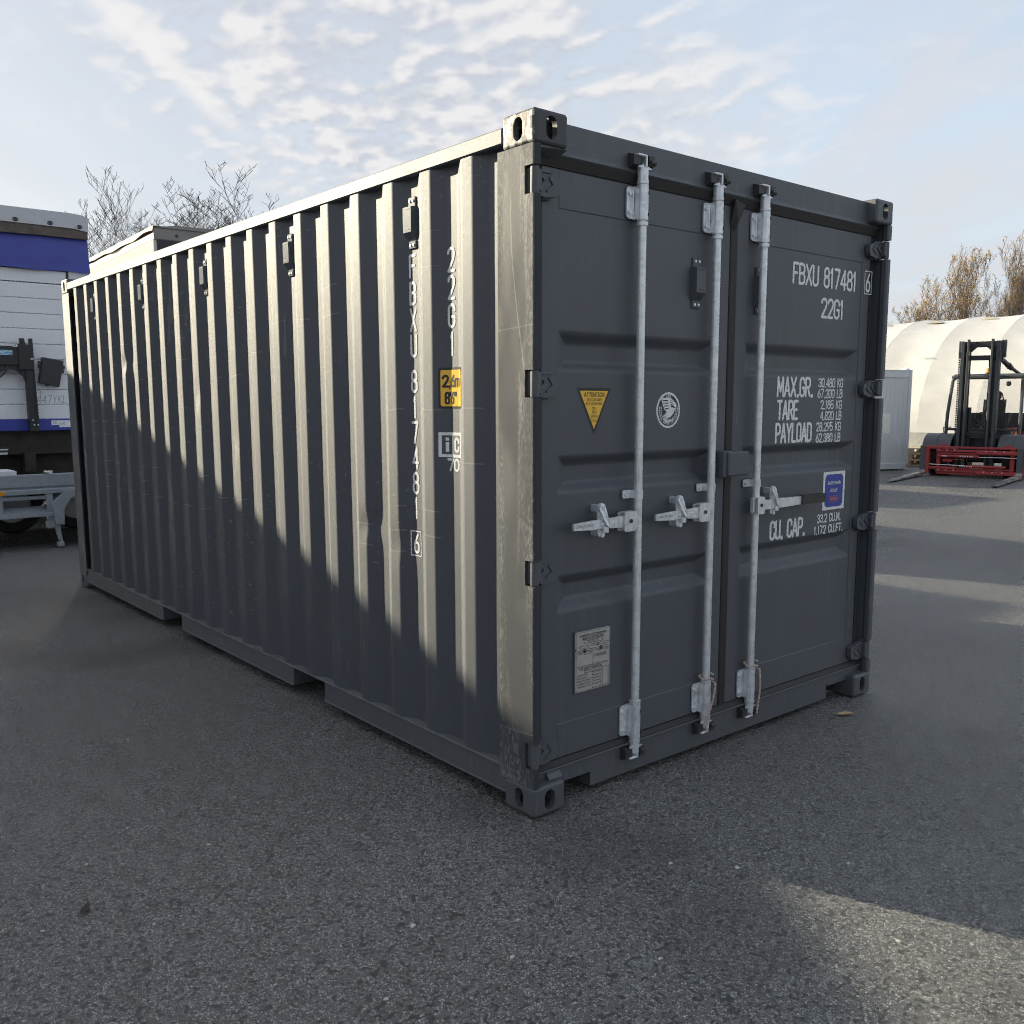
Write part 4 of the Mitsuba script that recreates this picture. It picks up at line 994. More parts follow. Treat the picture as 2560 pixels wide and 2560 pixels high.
lift = put('tail_lift_frame', [bx(-.95, .62, TY - .14, TY + .0, 2.035, 2.272, .01), bx(.575, .752, TY - .16, TY + .0, 1.98, 2.300, .01), hull([(x, y, z) for x, z in ((.612, 2.372), (.655, 2.372), (.622, 2.29), (.675, 2.29)) for y in (TY - .14, TY - .06)]), hull([(x, y, z) for x, z in ((.718, 2.372), (.752, 2.372), (.722, 2.29), (.754, 2.29)) for y in (TY - .14, TY - .06)]),
                             hull([(x, y, z) for x, z in ((.655, 2.0), (.752, 2.0), (.658, 1.225), (.768, 1.225)) for y in (TY - .14, TY - .03)]), prism(Polygon([(.40, 2.04), (.66, 2.04), (.66, 1.80), (.635, 1.90), (.58, 1.965), (.50, 2.0)]), TY - .12, TY - .05, 'y'), bx(.735, .742, TY - .15, TY - .14, 1.3, 2.25),
                             hull([(x, y, z) for x, z in ((.28, 2.05), (.50, 2.05), (.30, 1.93), (.36, 1.93)) for y in (TY - .12, TY - .05)])], 'black_steel', K, label='black folded tail lift frame')
put('hydraulic_hose', tube([(.05, TY - .13, 2.0), (.20, TY - .16, 1.90), (.32, TY - .15, 1.86), (.40, TY - .14, 1.93), (.46, TY - .13, 2.02)], .014, 8), 'black_plastic', lift, smooth=40)
put('sticker', bx(.20, .515, TY - .146, TY - .1405, 2.160, 2.222), 'label_blue', lift, label='pale blue printed sticker')
put('bolt', [cyl((x, TY - .16, z), (x, TY - .172, z), .010, 8) for x, z in ((.735, 2.12), (.718, 2.12), (.70, 1.30), (.745, 1.30), (.69, 1.36))] + [bx(.52, .60, TY - .15, TY - .13, 2.262, 2.275), bx(.555, .575, TY - .16, TY - .13, 2.262, 2.29)], 'galvanised', lift, kind='stuff')
tb = [(.877, 2.151), (1.123, 2.111), (1.05, 1.777), (.812, 1.83)]
box_ = put('control_box', [hull([(x, y, z) for x, z in tb for y in (TY - .055, TY + .03)] + [(x * .96 + .966 * .04, TY - .068, z * .96 + 1.967 * .04) for x, z in tb])], 'black_plastic', K, label='black control box hanging askew')
put('clasp', [bx(.822, .862, TY - .05, TY + .0, 2.02, 2.065, .008), bx(.826, .868, TY - .05, TY + .0, 2.075, 2.098, .006), bx(1.10, 1.135, TY - .05, TY, 2.005, 2.05, .008), bx(1.088, 1.12, TY - .05, TY, 1.955, 1.998, .008), bx(.895, .93, TY - .05, TY, 1.785, 1.815, .006), prism(LineString([(.874, 2.075), (1.112, 2.035)]).buffer(.003), TY - .0700, TY - .060, 'y')], 'black_plastic', box_)
put('pencil_mark', [on_door(affinity.skew(stencil('447YKL', .100, .345, .0062, .45), 6), .800, 1.572, TY + .0290), on_door(LineString([(.815, 1.735), (.855, 1.722), (.83, 1.70), (.862, 1.69)]).buffer(.003), 0, 0, TY + .0290)], 'pencil', K, label='handwritten plate number in pencil')
put('chassis', [bx(TX0 + .1, TX1 - .1, TY + .15, 17.5, .92, 1.22), bx(-.75, -.62, TY + .1, 18, .70, .95), bx(.62, .75, TY + .1, 18, .70, .95), bx(TX0 + .05, TX1 - .05, TY + .05, TY + .2, .42, .60, .02), bx(-.4, .0, TY + .02, TY + .3, .60, .95), bx(.3, 1.45, TY + .35, TY + .5, .6, 1.2), bx(TX0 + .1, TX1 - .05, 12.2, 12.4, .30, 1.22)], 'chassis_black', K)
put('tail_light', [bx(.10, .42, TY + .02, TY + .06, .92, 1.02, .01)], 'keeper_steel', K)
put('light_strip', [bx(.26, .42, TY + .012, TY + .02, .985, 1.0), bx(.30, .41, TY + .012, TY + .02, .93, .955)], 'galvanised', K)
for x in (-.72, 1.18):
    for y in (12.9,):
        wheel(K, (x, y, .5), .5, .5, (1, 0, 0))
for x in (-.78, 1.28):
    wheel(K, (x, 17.4, .5), .5, .3, (1, 0, 0))
put('cab', hull([(x, y, z) for x in (-.95, 1.45) for y, z in ((18.3, .5), (18.3, 3.1), (20.1, .5), (20.1, 2.0), (19.7, 3.0))]), 'truck_white', K)


def covered_trailer(key, label, O, ang, w, ln, roof, floor, mside, mtop, mrear, group=None):
    """tarpaulin trailer; O is the rear right ground corner... local x across, y forward"""
    k = thing(key, label, 'trailer', group)
    ca, sa = math.cos(ang), math.sin(ang)
    M = np.array([[ca, -sa, 0, O[0]], [sa, ca, 0, O[1]], [0, 0, 1, 0], [0, 0, 0, 1.0]])
    P = lambda m: xf(m, M)
    put('tarpaulin', P(bx(0, w, 0.02, ln, floor, roof - .14, .02)), mside, k)
    # roof sheet, sagging between hoops, with a loose hem
    u, v = np.meshgrid(np.linspace(-.012, w + .012, 24), np.linspace(-.02, ln + .02, 60), indexing='ij')
    s = u / w
    zz = roof - .035 + .05 * np.sin(np.clip(s, 0, 1) * math.pi) - .022 * np.abs(np.sin(v * 2.4)) * np.sin(np.clip(s, 0, 1) * math.pi) + .008 * meshkit.noise(np.stack([u * 3, v * 3, 0 * u], -1))
    i = np.arange(u.size).reshape(u.shape)
    put('roof_sheet', P((np.stack([u, v, zz], -1).reshape(-1, 3), np.stack([i[:-1, :-1], i[1:, :-1], i[1:, 1:], i[:-1, 1:]], -1).reshape(-1, 4))), mtop, k, smooth=True)
    hem = []
    vv = np.linspace(-.02, ln + .02, 50)
    for x, sx in ((-.014, -1), (w + .014, 1)):
        zlo = roof - .105 + .012 * np.sin(vv * 5.3) + .010 * np.sin(vv * 2.1 + 1)
        top = np.stack([0 * vv + x, vv, 0 * vv + roof - .03], 1); bot = np.stack([0 * vv + x + sx * .012 * (1 + np.sin(vv * 4)), vv, zlo], 1)
        i = np.arange(len(vv) - 1)
        hem.append((np.vstack([top, bot]), np.stack([i, i + len(vv), i + 1 + len(vv), i + 1], 1)))
    put('hem', P(cat(hem)), mtop, k, smooth=True)
    put('top_rail', P(cat([bx(-.004, .05, .0, ln, roof - .215, roof - .112, .01), bx(w - .05, w + .004, .0, ln, roof - .215, roof - .112, .01)])), 'tarp_cream', k)
    put('rear_fascia', P(cat([bx(0.0, w, -.012, .06, roof - .21, roof - .045, .012), hull([(x, y, z) for x, z in ((0, roof - .05), (w, roof - .05), (.3, roof - .005), (w * .5, roof + .012), (w - .3, roof - .005)) for y in (-.03, .05)])])), 'grey_canvas', k)
    put('fascia_mark', P(cat([cyl((x, -.012, roof - .14), (x, -.02, roof - .14), .022, 12) for x in (.30, w - .30)])), 'keeper_steel', k)
    put('rear_opening', P(bx(.04, w - .04, -.002, .03, floor, roof - .21)), mrear, k)
    put('rear_board', P(bx(.02, w - .02, -.02, .0, floor, floor + .6, .01)), 'truck_grey', k)
    put('chassis', P(cat([bx(.2, w - .2, .2, ln - .2, floor - .35, floor), bx(.05, w - .05, .05, .2, .45, .6)])), 'chassis_black', k)
    for y in (ln * .25, ln * .25 + 1.1):
        for x in (.2, w - .2):
            wheel(k, (M @ [x, y, .48, 1])[:3], .48, .3, (ca, sa, 0))
    put('landing_leg', P(cat([bx(x, x + .1, ln * .8, ln * .8 + .1, .0, floor - .3) for x in (.4, w - .5)])), 'keeper_steel', k)
    return k


covered_trailer('covered_trailer', 'covered trailer with pale side and weathered tarpaulin roof behind the container', (2.40, 10.68), math.radians(-3.0), 2.5, 8.5, 3.99, 1.15, 'tarp_gloss', 'weathered_tarp', 'dark_canvas')
covered_trailer('covered_trailer', 'farther covered trailer hidden by the container, added for its shadow across the yard', (7.2, 14.3), 0.0, 2.5, 9.0, 4.0, 1.15, 'tarp_cream', 'weathered_tarp', 'dark_canvas')  # hidden trailer added to throw the far shadow on the asphalt
# unseen trailer added beyond the left edge to shade near yard and lower wall
EA = math.atan2(0.829, 0.56)
_o = np.array([-3.53, 8.97]) + np.array([-.829, .56]) * 2.5 - np.array([.56, .829]) * 5.2
covered_trailer('covered_trailer', 'unseen covered trailer added beyond the left of the yard to shade the near asphalt', (_o[0], _o[1]), EA - math.pi / 2, 2.5, 10.4, 3.9, 1.0, 'tarp_cream', 'weathered_tarp', 'dark_canvas')

# --- galvanised plant trailer in front of the truck
G = thing('plant_trailer', 'galvanised steel plant trailer parked before the truck, beside the container', 'trailer')
GY = 8.5
put('side_board', bx(-1.1, 3.4, GY, GY + .035, .676, .812, .006), 'galvanised_dull', G)
put('deck', bx(-1.1, 3.4, GY + .035, GY + 1.75, .640, .672), 'galvanised_dull', G)
put('frame_rail', [bx(-1.1, 3.4, GY - .02, GY + .05, .596, .652, .006), bx(-1.1, .40, GY + .01, GY + .05, .536, .578, .006), bx(-1.1, 3.4, GY + 1.70, GY + 1.76, .55, .66)], 'galvanised_dull', G)
put('lower_rail', [hull([(x, y, z) for x in (-1.1, .40) for y, z in ((GY - .03, .352), (GY - .03, .385), (GY + .16, .352), (GY + .16, .455), (GY + .10, .455))]), bx(-1.1, .40, GY - .034, GY - .03, .352, .364)], 'galvanised_dull', G)
put('stanchion', [bx(.336, .400, GY - .01, GY + .05, .30, .62, .004), bx(-.14, -.09, GY - .01, GY + .05, .38, .60, .004), hull([(x, y, z) for x, z in ((.28, .46), (.30, .46), (.345, .54), (.345, .52)) for y in (GY, GY + .03)])], 'galvanised_dull', G)
mg = [(.526, .624), (.372, .490), (.400, .262), (.486, .252), (.490, .428), (.560, .560), (.66, .590), (1.45, .590), (1.45, .624)]
put('mudguard', [prism(Polygon([(.526, .624), (.372, .490), (.400, .262), (.412, .262), (.386, .487), (.531, .612), (1.50, .612), (1.64, .49), (1.652, .49), (1.51, .624)]), GY - .06, GY + .24, 'y'),
                 prism(Polygon([(.526, .622), (.374, .489), (.402, .264), (.486, .252), (.492, .428), (.566, .540), (.66, .548), (1.44, .548), (1.53, .44), (1.64, .488), (1.508, .622)]), GY - .064, GY - .058, 'y')], 'galvanised_dull', G)
for x in (1.02,):
    wheel(G, (x, GY + .09, .34), .34, .22, (0, 1, 0))
    wheel(G, (x, GY + 1.62, .34), .34, .22, (0, 1, 0))
wheel(G, (.30, GY + 1.62, .34), .34, .22, (0, 1, 0))
put('prop_stand', [hull([(x, y, z) for x, z in ((.386, .30), (.440, .30), (.432, .075), (.472, .055)) for y in (GY - .01, GY + .03)]), bx(.318, .405, GY - .02, GY + .05, .215, .30, .01), bx(.418, .48, GY - .04, GY + .06, .004, .06, .01)], 'galvanised_dull', G)
put('side_reflector', bx(-.135, -.072, GY - .028, GY - .02, .602, .646, .006), 'amber', G, label='amber side reflector')
put('lashing_latch', [cyl((.33, GY + .01, .835), (.385, GY + .01, .825), .014, 8), cyl((.385, GY + .01, .812), (.385, GY + .01, .848), .010, 8), cyl((.40, GY + .01, .812), (.41, GY + .01, .845), .010, 8)], 'galvanised', G)
wb = thing('polystyrene_block', 'white block lying on the galvanised trailer', 'block')
put('slab', hull([(x, y, z) for x in (-.35, .075) for y in (GY + .06, GY + .5) for z in (.674, .850)] + [(.10, GY + .2, .70), (.10, GY + .3, .83)]), 'white_vinyl', wb)

# ------------------------------------------------------------------ trees
bs('bark', (0.075, 0.062, 0.058), 0.8)
bs('birch_bark', (0.22, 0.18, 0.155), 0.8)


def leafcol(p, n, uv):
    r = cell_rand(dr.floor(p.x * 9), dr.floor(p.y * 9), dr.floor(p.z * 9))
    return mix((0.48, 0.29, 0.10), (0.66, 0.50, 0.22), r)


scene['autumn_leaf'] = {'type': 'twosided', 'bsdf': {'type': 'principled', 'base_color': mikit.proc(leafcol), 'roughness': 0.6, 'specular': 0.3}}
scene['autumn_leaf'] = {'type': 'principledthin', 'base_color': mikit.proc(leafcol), 'roughness': 0.6, 'diff_trans': 0.7, 'spec_trans': 0.0}


def branches(base, height, seed, spread, depth, twig, upright, trunk_r, first=0.35, few=(12, 6, 4)):
    rng = random.Random(seed)
    trunk, limbs, tips = [], [], []

    def grow(p, d, length, r, level):
        n = 5 if level < 2 else 4
        pts, rad = [np.array(p)], [r]
        dd = np.array(d, float)
        for i in range(n):
            w_ = .025 if level == 0 else .10
            dd = dd + np.array([rng.gauss(0, w_), rng.gauss(0, w_), rng.gauss(0, .05) + upright * .10])
            dd /= np.linalg.norm(dd)
            pts.append(pts[-1] + dd * length / n); rad.append(r * (1 - .72 * (i + 1) / n) + .0005)
        (trunk if level == 0 else limbs).append((pts, rad))
        if level >= depth:
            tips.append((pts[-1], dd)); tips.append((pts[-2], dd))
            return
        k = few[0] if level == 0 else few[1] if level == 1 else few[2]
        for i in range(k):
            t = (first if level == 0 else .18) + (1 - (first if level == 0 else .18)) * (i + rng.random()) / k
            t = min(t, .98)
            j = min(int(t * n), n - 1); f = t * n - j
            q = pts[j] * (1 - f) + pts[j + 1] * f
            a = rng.random() * 2 * math.pi
            side = np.array([math.cos(a), math.sin(a), 0])
            nd = dd * (.55 + .3 * rng.random()) + side * spread * (.8 + .5 * rng.random()) + np.array([0, 0, upright * .5])
            nd /= np.linalg.norm(nd)
            grow(q, nd, length * (.52 if level == 0 else .55) * (1.15 - .55 * t) * (.8 + .4 * rng.random()), max(twig, r * (1 - .7 * t) * .48), level + 1)

    grow(base, (0, 0, 1), height, trunk_r, 0)
    return cat([tube(p, r, 8) for p, r in trunk]), cat([tube(p, np.maximum(r, twig), 4 if r[0] > .02 else 3) for p, r in limbs]), tips


def tree(key, label, cat_, base, height, seed, spread=.75, depth=4, twig=.006, upright=.35, trunk_r=.09, bark='bark', leaves=0, leaf=.05, first=.35, group=None, few=(12, 6, 4)):
    k = thing(key, label, cat_, group)
    tr_, lb_, tips = branches((0, 0, 0), height, seed, spread, depth, twig, upright, trunk_r, first, few)
    f_ = height / max(lb_.vertices[:, 2].max(), tr_.vertices[:, 2].max())
    sc_ = np.array([f_, f_, f_])
    for m_ in (tr_, lb_): m_.vertices = m_.vertices * sc_ + np.asarray(base, float)
    tips = [(np.asarray(t[0]) * sc_ + np.asarray(base, float), t[1]) for t in tips]
    put('trunk', tr_, bark, k, smooth=60)
    put('crown', lb_, bark, k)
    if leaves:
        rng = np.random.default_rng(seed)
        P = np.array([t[0] for t in tips])
        keep = rng.choice(len(P), min(len(P), leaves), replace=False)
        reps = max(1, leaves // max(1, len(keep)))
        c = np.repeat(P[keep], reps, 0) + rng.normal(0, .07, (len(keep) * reps, 3))
        n = len(c)
        a = rng.normal(size=(n, 3)); a /= np.linalg.norm(a, axis=1, keepdims=True)
        b = np.cross(a, rng.normal(size=(n, 3))); b /= np.linalg.norm(b, axis=1, keepdims=True)
        s = leaf * rng.uniform(.6, 1.3, (n, 1))
        v = np.stack([c - a * s, c + b * s * .55, c + a * s, c - b * s * .55], 1).reshape(-1, 3)
        i = np.arange(n)[:, None] * 4
        put('leaves', (v, np.hstack([i, i + 1, i + 2, i + 3])), 'autumn_leaf', k, kind='stuff')
    return k


tree('bare_tree', 'tallest bare tree, behind the blue valance truck', 'tree', (9.4, 33.8, 0), 10.3, 3, spread=.60, depth=4, twig=.0095, few=(13, 6, 3), upright=.55)
tree('bare_tree', 'small bare tree left of the tallest bare one', 'tree', (8.1, 34.9, 0), 9.0, 14, spread=.75, depth=4, twig=.009, few=(11, 5, 3), upright=.4)
tree('bare_tree', 'wide bare tree above the weathered trailer roof', 'tree', (11.2, 32.4, 0), 9.5, 25, spread=.95, depth=4, twig=.0095, few=(13, 6, 3), upright=.40)
tree('bare_tree', 'bare tree rising highest over the top rail of the container', 'tree', (13.2, 30.8, 0), 10.1, 37, spread=.8, depth=4, twig=.0095, few=(13, 6, 3), upright=.45)
tree('bare_tree', 'lower bare tree between two others over the top rail', 'tree', (12.3, 31.6, 0), 9.2, 48, spread=.9, depth=4, twig=.0095, few=(12, 6, 3), upright=.4)
B_ = dict(twig=.0085, bark='birch_bark', leaf=.042, first=.22, trunk_r=.10, few=(18, 7, 4))
tree('autumn_tree', 'pointed yellow autumn tree left above the white tent', 'tree', (49.5, 21.2, -.3), 10.1, 61, spread=.42, upright=.85, leaves=3600, **B_)
tree('autumn_tree', 'taller yellow autumn tree at the right edge above the tent', 'tree', (51.2, 19.8, -.3), 10.9, 72, spread=.40, upright=.9, leaves=3600, **B_)
tree('autumn_tree', 'lower rounded yellow autumn tree beside the pointed one', 'tree', (48.3, 22.1, -.3), 8.7, 83, spread=.55, upright=.7, leaves=2800, **B_)
tree('autumn_tree', 'smallest yellow autumn tree at the left of the group', 'tree', (47.3, 22.9, -.3), 7.3, 94, spread=.6, upright=.6, leaves=2000, **B_)
tree('bare_tree', 'half bare tree at the right end of the yellow group', 'tree', (52.4, 19.6, -.3), 10.0, 105, spread=.45, upright=.8, **B_)
tree('brown_bush', 'low brown leafless bush showing beside the right container post', 'bush', (46.3, 23.9, -.3), 6.3, 116, spread=.8, depth=4, twig=.014, upright=.3, bark='birch_bark', leaves=1200, leaf=.04, first=.15)

# ------------------------------------------------------------------ tent, cabin, pallets
bs('tent_cloth', lambda p, n, uv: mix((0.44, 0.435, 0.42), (0.50, 0.495, 0.48), fbm(p.x * .8, p.y * .8, p.z * 2, 4)), 0.55, bump=lambda p, n, uv: 0.02 * fbm(p.x * .7 + p.z * .5, p.y * .9, p.z * 2.6, 4))
bs('tent_skirt', lambda p, n, uv: mix(mix((0.22, 0.22, 0.205), (0.29, 0.285, 0.265), fbm(p.x * 3, p.y * 3, p.z * 1.2, 3)), (0.42, 0.41, 0.38), smoothstep(0.19, 0.15, p.z)), 0.6, bump=lambda p, n, uv: 0.03 * fbm(p.y * 3 + p.z * 2, p.z * 1.5, 1, 3))
bs('cabin_panel', lambda p, n, uv: mix((0.60, 0.61, 0.62), (0.68, 0.69, 0.70), fbm(p.x * 2, p.z * .8, p.y * 2)), 0.4)
bs('cabin_frame', (0.64, 0.65, 0.66), 0.35)
bs('pale_cream', (0.82, 0.83, 0.72), 0.3)  # cream for the painted light patch and the cylinder label
bs('raw_wood', lambda p, n, uv: mix((0.36, 0.27, 0.16), (0.52, 0.42, 0.28), fbm(p.x * 9, p.y * 9, p.z * 30)), 0.75)

TN = thing('storage_tent', 'large cream white arched storage tent behind the forklift', 'tent')
TXW, TW, TH, TZ = 25.65, 4.1, 3.75, 0.60
S0, SP = 11.62 - 8 * 1.77, 1.77
ang = np.linspace(0, math.pi, 110)


def tent_arc(y, sag):
    return np.stack([TXW + TW - (TW - sag * 1.0) * np.cos(ang), 0 * ang + y, TZ + (TH - sag) * np.sin(ang)], 1)


for i in range(14):
    rows = []
    for t in np.linspace(0, 1, 10):
        sag = 0.085 * math.sin(math.pi * t)
        q = tent_arc(S0 + (i + t) * SP, 0.0)
        r_ = q.copy()
        cx_, cz_ = TXW + TW, TZ
        f_ = 1 - sag * np.sin(ang) ** .5 * (0.6 + 0.5 * meshkit.noise(np.stack([ang * 3, 0 * ang + t * 2 + i * 7, 0 * ang], -1))) / np.hypot(r_[:, 0] - cx_, r_[:, 2] - cz_)
        w_ = 0.055 * (meshkit.fbm(np.stack([ang * 9 + .8 * math.sin(5 * t + i), 0 * ang + t * 1.3 + i * 3, 0 * ang], -1), 3, 17) - .5) * (0.4 + 1.2 * min(t, 1 - t))
        f_ = f_ + w_ / 4.0
        r_[:, 0] = cx_ + (r_[:, 0] - cx_) * f_; r_[:, 2] = cz_ + (r_[:, 2] - cz_) * f_
        rows.append(r_)
    V_ = np.array(rows); a_, b_ = V_.shape[:2]
    ii = np.arange(a_ * b_).reshape(a_, b_)
    put('roof_panel', (V_.reshape(-1, 3), np.stack([ii[:-1, :-1], ii[:-1, 1:], ii[1:, 1:], ii[1:, :-1]], -1).reshape(-1, 4)), 'tent_cloth', TN, smooth=True)
yy = np.linspace(S0, S0 + 14 * SP, 160)
sk = []
for x, s in ((TXW, -1), (TXW + 2 * TW, 1)):
    top = np.stack([0 * yy + x + s * .03, yy, 0 * yy + TZ + .03], 1)
    bot = np.stack([x + s * (.06 + .03 * np.sin(yy * 2.3) + .03 * np.sin(yy * 5.1)), yy, 0 * yy - .02], 1)
    i = np.arange(len(yy) - 1)
    sk.append((np.vstack([top, bot]), np.stack([i, i + len(yy), i + 1 + len(yy), i + 1], 1)))
put('skirt', cat(sk), 'tent_skirt', TN, smooth=True)
each('gable', [prism(Polygon([(TXW + .02, 0)] + [(p[0], p[2]) for p in tent_arc(0, .03)] + [(TXW + 2 * TW - .02, 0)]), y, y + .05, 'y') for y in (S0 + .02, S0 + 14 * SP - .07)], 'tent_cloth', TN)
clip = []
for i in range(15):
    a = math.radians(38)
    c0 = np.array([TXW + TW - TW * math.cos(a), S0 + i * SP, TZ + TH * math.sin(a)])
    clip.append(hull([c0 + [-.06, 0, .02], c0 + [-.02, .35, .0], c0 + [-.02, .10, -.06], c0 + [-.05, -.12, -.02], c0 + [.02, .05, .02]]))
each('tie_flap', clip, 'truck_grey', TN)
vent = []
for i in range(14):
    a = math.radians(74)
    c0 = np.array([TXW + TW - TW * math.cos(a), S0 + (i + .6) * SP, TZ + TH * math.sin(a) - .06])
    vent.append(hull([c0 + [-.05, -.30, 0], c0 + [-.05, .30, 0], c0 + [-.10, 0, .10], c0 + [.25, -.2, .06], c0 + [.25, .2, .06]]))
each('vent_flap', vent, 'tarp_cream', TN)

CB = thing('site_cabin', 'grey site cabin standing between the container and the tent', 'cabin')
cd = np.array([.925, -.38]); cn = np.array([-.38, -.925]); co = np.array([18.60, 8.19])


def cab(m):
    """local x runs left from the right corner, y inwards, z up"""
    M = np.eye(4); M[:2, 0] = -cd; M[:2, 1] = -cn; M[:2, 3] = co
    m = xf(m, M)
    return trimesh.Trimesh(m.vertices, m.faces[:, ::-1], process=False)


CL, CW, CH = 6.0, 2.4, 2.27
put('frame', cab(cat([bx(0, .085, 0, .1, 0, CH, .01), bx(CL - .085, CL, 0, .1, 0, CH, .01), bx(.085, CL - .085, 0.004, .1, .02, .165, .01), bx(.085, CL - .085, 0.004, .1, CH - .16, CH, .01), bx(0, .1, CW - .1, CW, 0, CH), bx(0, .1, .1, CW - .1, CH - .16, CH), bx(0, .1, .1, CW - .1, .02, .16)])), 'cabin_frame', CB)
pn = []
x = .09
while x < CL - .2:
    pn.append(bx(x, x + .118, .022, .06, .165, CH - .16, .004)); x += .120
for i, m in enumerate(pn[:18]):
    put('panel', cab(m), 'cabin_panel', CB)
put('wall', cab(cat(pn[18:] + [bx(.03, .06, .1, CW - .1, .16, CH - .16), bx(.08, CL - .08, .06, CW, .16, CH - .1), bx(0, CL, 0, CW, CH, CH + .02)])), 'cabin_panel', CB)
put('reflection_patch', cab(prism(rect(.545, .90, .84, 1.30, .05), .012, .022, 'y')), 'pale_cream', CB, label='pale rounded patch painted as reflected light on the cabin wall')  # pale shape standing in for light reflected on the cabin wall
put('corner_slot', cab(bx(.035, .052, -.004, .0, .06, .13, .004)), 'keeper_steel', CB)
put('tarp_scrap', cab(hull([(.03, .02, CH + .02), (.22, .02, CH + .02), (.10, .05, CH + .065), (.05, .2, CH + .03), (.2, .2, CH + .03)])), 'truck_white', CB)


def pallet(label, o, ang, z):
    k = thing('wooden_pallet', label, 'pallet', 'stacked wooden pallets')
    ca, sa = math.cos(ang), math.sin(ang)
    M = np.array([[ca, -sa, 0, o[0]], [sa, ca, 0, o[1]], [0, 0, 1, z], [0, 0, 0, 1.0]])
    for i in range(5):
        put('plank', xf(bx(0, 1.2, i * .165, i * .165 + .125, .122, .142, .003), M), 'raw_wood', k)
    for i in range(3):
        put('bearer', xf(cat([bx(0, 1.2, i * .35, i * .35 + .09, 0, .022, .003)] + [bx(a, a + .14, i * .35, i * .35 + .09, .022, .1, .003) for a in (0, .53, 1.06)] + [bx(j * .55, j * .55 + .1, 0, .79, .101, .121) for j in range(3)] if i == 0 else [bx(0, 1.2, i * .35, i * .35 + .09, 0, .022, .003)] + [bx(a, a + .14, i * .35, i * .35 + .09, .022, .1, .003) for a in (0, .53, 1.06)]), M), 'raw_wood', k)


for i, t in enumerate(('bottom wooden pallet of the stack beside the grey cabin', 'middle wooden pallet of the stack beside the grey cabin', 'top wooden pallet of the stack beside the grey cabin')):
    pallet(t, (19.75 + .03 * i, 8.85 - .02 * i), -.55 + .04 * i, .145 * i)

# ------------------------------------------------------------------ forklift
bs('lift_grey', lambda p, n, uv: mix((0.045, 0.050, 0.056), (0.075, 0.08, 0.085), fbm(p.x * 6, p.y * 6, p.z * 3)), 0.42)
bs('lift_dark', (0.022, 0.023, 0.026), 0.5)
bs('lift_red', lambda p, n, uv: mix((0.30, 0.035, 0.035), (0.38, 0.05, 0.045), fbm(p.x * 6, p.y * 6, p.z * 9)), 0.42)
bs('orange_red', (0.50, 0.07, 0.03), 0.4)
bs('fork_steel', lambda p, n, uv: mix((0.10, 0.105, 0.11), (0.34, 0.31, 0.27), smoothstep(0.35, 0.7, fbm(p.x * 5, p.y * 5, p.z * 8)) * smoothstep(0.16, 0.08, p.z)), 0.42, metallic=0.3)
bs('chrome', (0.75, 0.76, 0.78), 0.15, metallic=1.0)
bs('seat_cloth', (0.035, 0.035, 0.038), 0.7)
scene['cab_glass'] = {'type': 'thindielectric', 'int_ior': 1.5}

F = thing('forklift', 'large forklift with dark mast and red fork carriage, facing the yard', 'forklift')
FO, FX, FY = np.array([17.52, 6.25]), np.array([.2, -.98]), np.array([-.98, -.2])
MF = np.eye(4); MF[:2, 0] = FX; MF[:2, 1] = FY; MF[:2, 3] = FO


def fl(*ms):
    m = xf(cat(list(ms)), MF)
    return trimesh.Trimesh(m.vertices, m.faces[:, ::-1], process=False)


def fput(name, ms, mat, parent=F, **kw): return put(name, fl(*ms) if isinstance(ms, list) else fl(ms), mat, parent, **kw)



def feach(name, ms, mat, parent=F, **kw): return [fput(name, [m], mat, parent, **kw) for m in ms]


k = f'{F}__mast'
rails = []
for s in (-1, 1):
    xc = s * .29 - .03
    rails += [bx(xc - .085, xc + .085, -.46, -.42, .08, 2.82, .006), bx(xc + s * .05 - .035, xc + s * .05 + .035, -.42, -.27, .08, 2.82, .006), bx(xc - s * .06 - .02, xc - s * .06 + .02, -.36, -.24, .15, 2.86, .006)]
    rails += [bx(xc + s * .12 - .05, xc + s * .12 + .05, -.50, -.44, 2.48, 2.84, .01)]
scene[k] = mikit.ply(fl(*rails), 'lift_grey')
feach('crossbeam', [bx(-.34, .30, -.44, -.38, 2.70, 2.82, .008), hull([(x, y, z) for y in (-.43, -.38) for x, z in ((-.25, 2.72), (-.10, 2.72), (-.25, 2.58))]), hull([(x, y, z) for y in (-.43, -.38) for x, z in ((.19, 2.72), (.05, 2.72), (.19, 2.60))]), bx(-.30, .25, -.44, -.36, 2.43, 2.53, .008), bx(-.30, .25, -.44, -.38, .84, .93, .008), bx(-.30, .25, -.46, -.40, .50, .60, .008)], 'lift_dark', k)
fput('lift_chain', [bx(s * .29 - .03 + s * .105 - .012, s * .29 - .03 + s * .105 + .012, -.300, -.265, .5 + .048 * i, .5 + .048 * i + .034) for s in (-1, 1) for i in range(44)], 'lift_dark', k, kind='stuff')
fput('hydraulic_hose', [tube([(.13, -.40, 2.45), (.16, -.36, 2.2), (.15, -.34, 1.6), (.18, -.30, 1.2), (.16, -.3, .7)], .014, 6), tube([(-.40, -.46, 2.4), (-.43, -.48, 1.9), (-.41, -.48, 1.2), (-.44, -.44, .75)], .012, 6), tube([(.40, -.46, 1.75), (.47, -.5, 1.45), (.42, -.5, 1.2)], .012, 6)], 'lift_dark', k)
feach('lift_cylinder', [cyl((s * .17 - .03, -.44, .3), (s * .17 - .03, -.44, 1.45), .035, 14) for s in (-1, 1)], 'lift_dark', k)
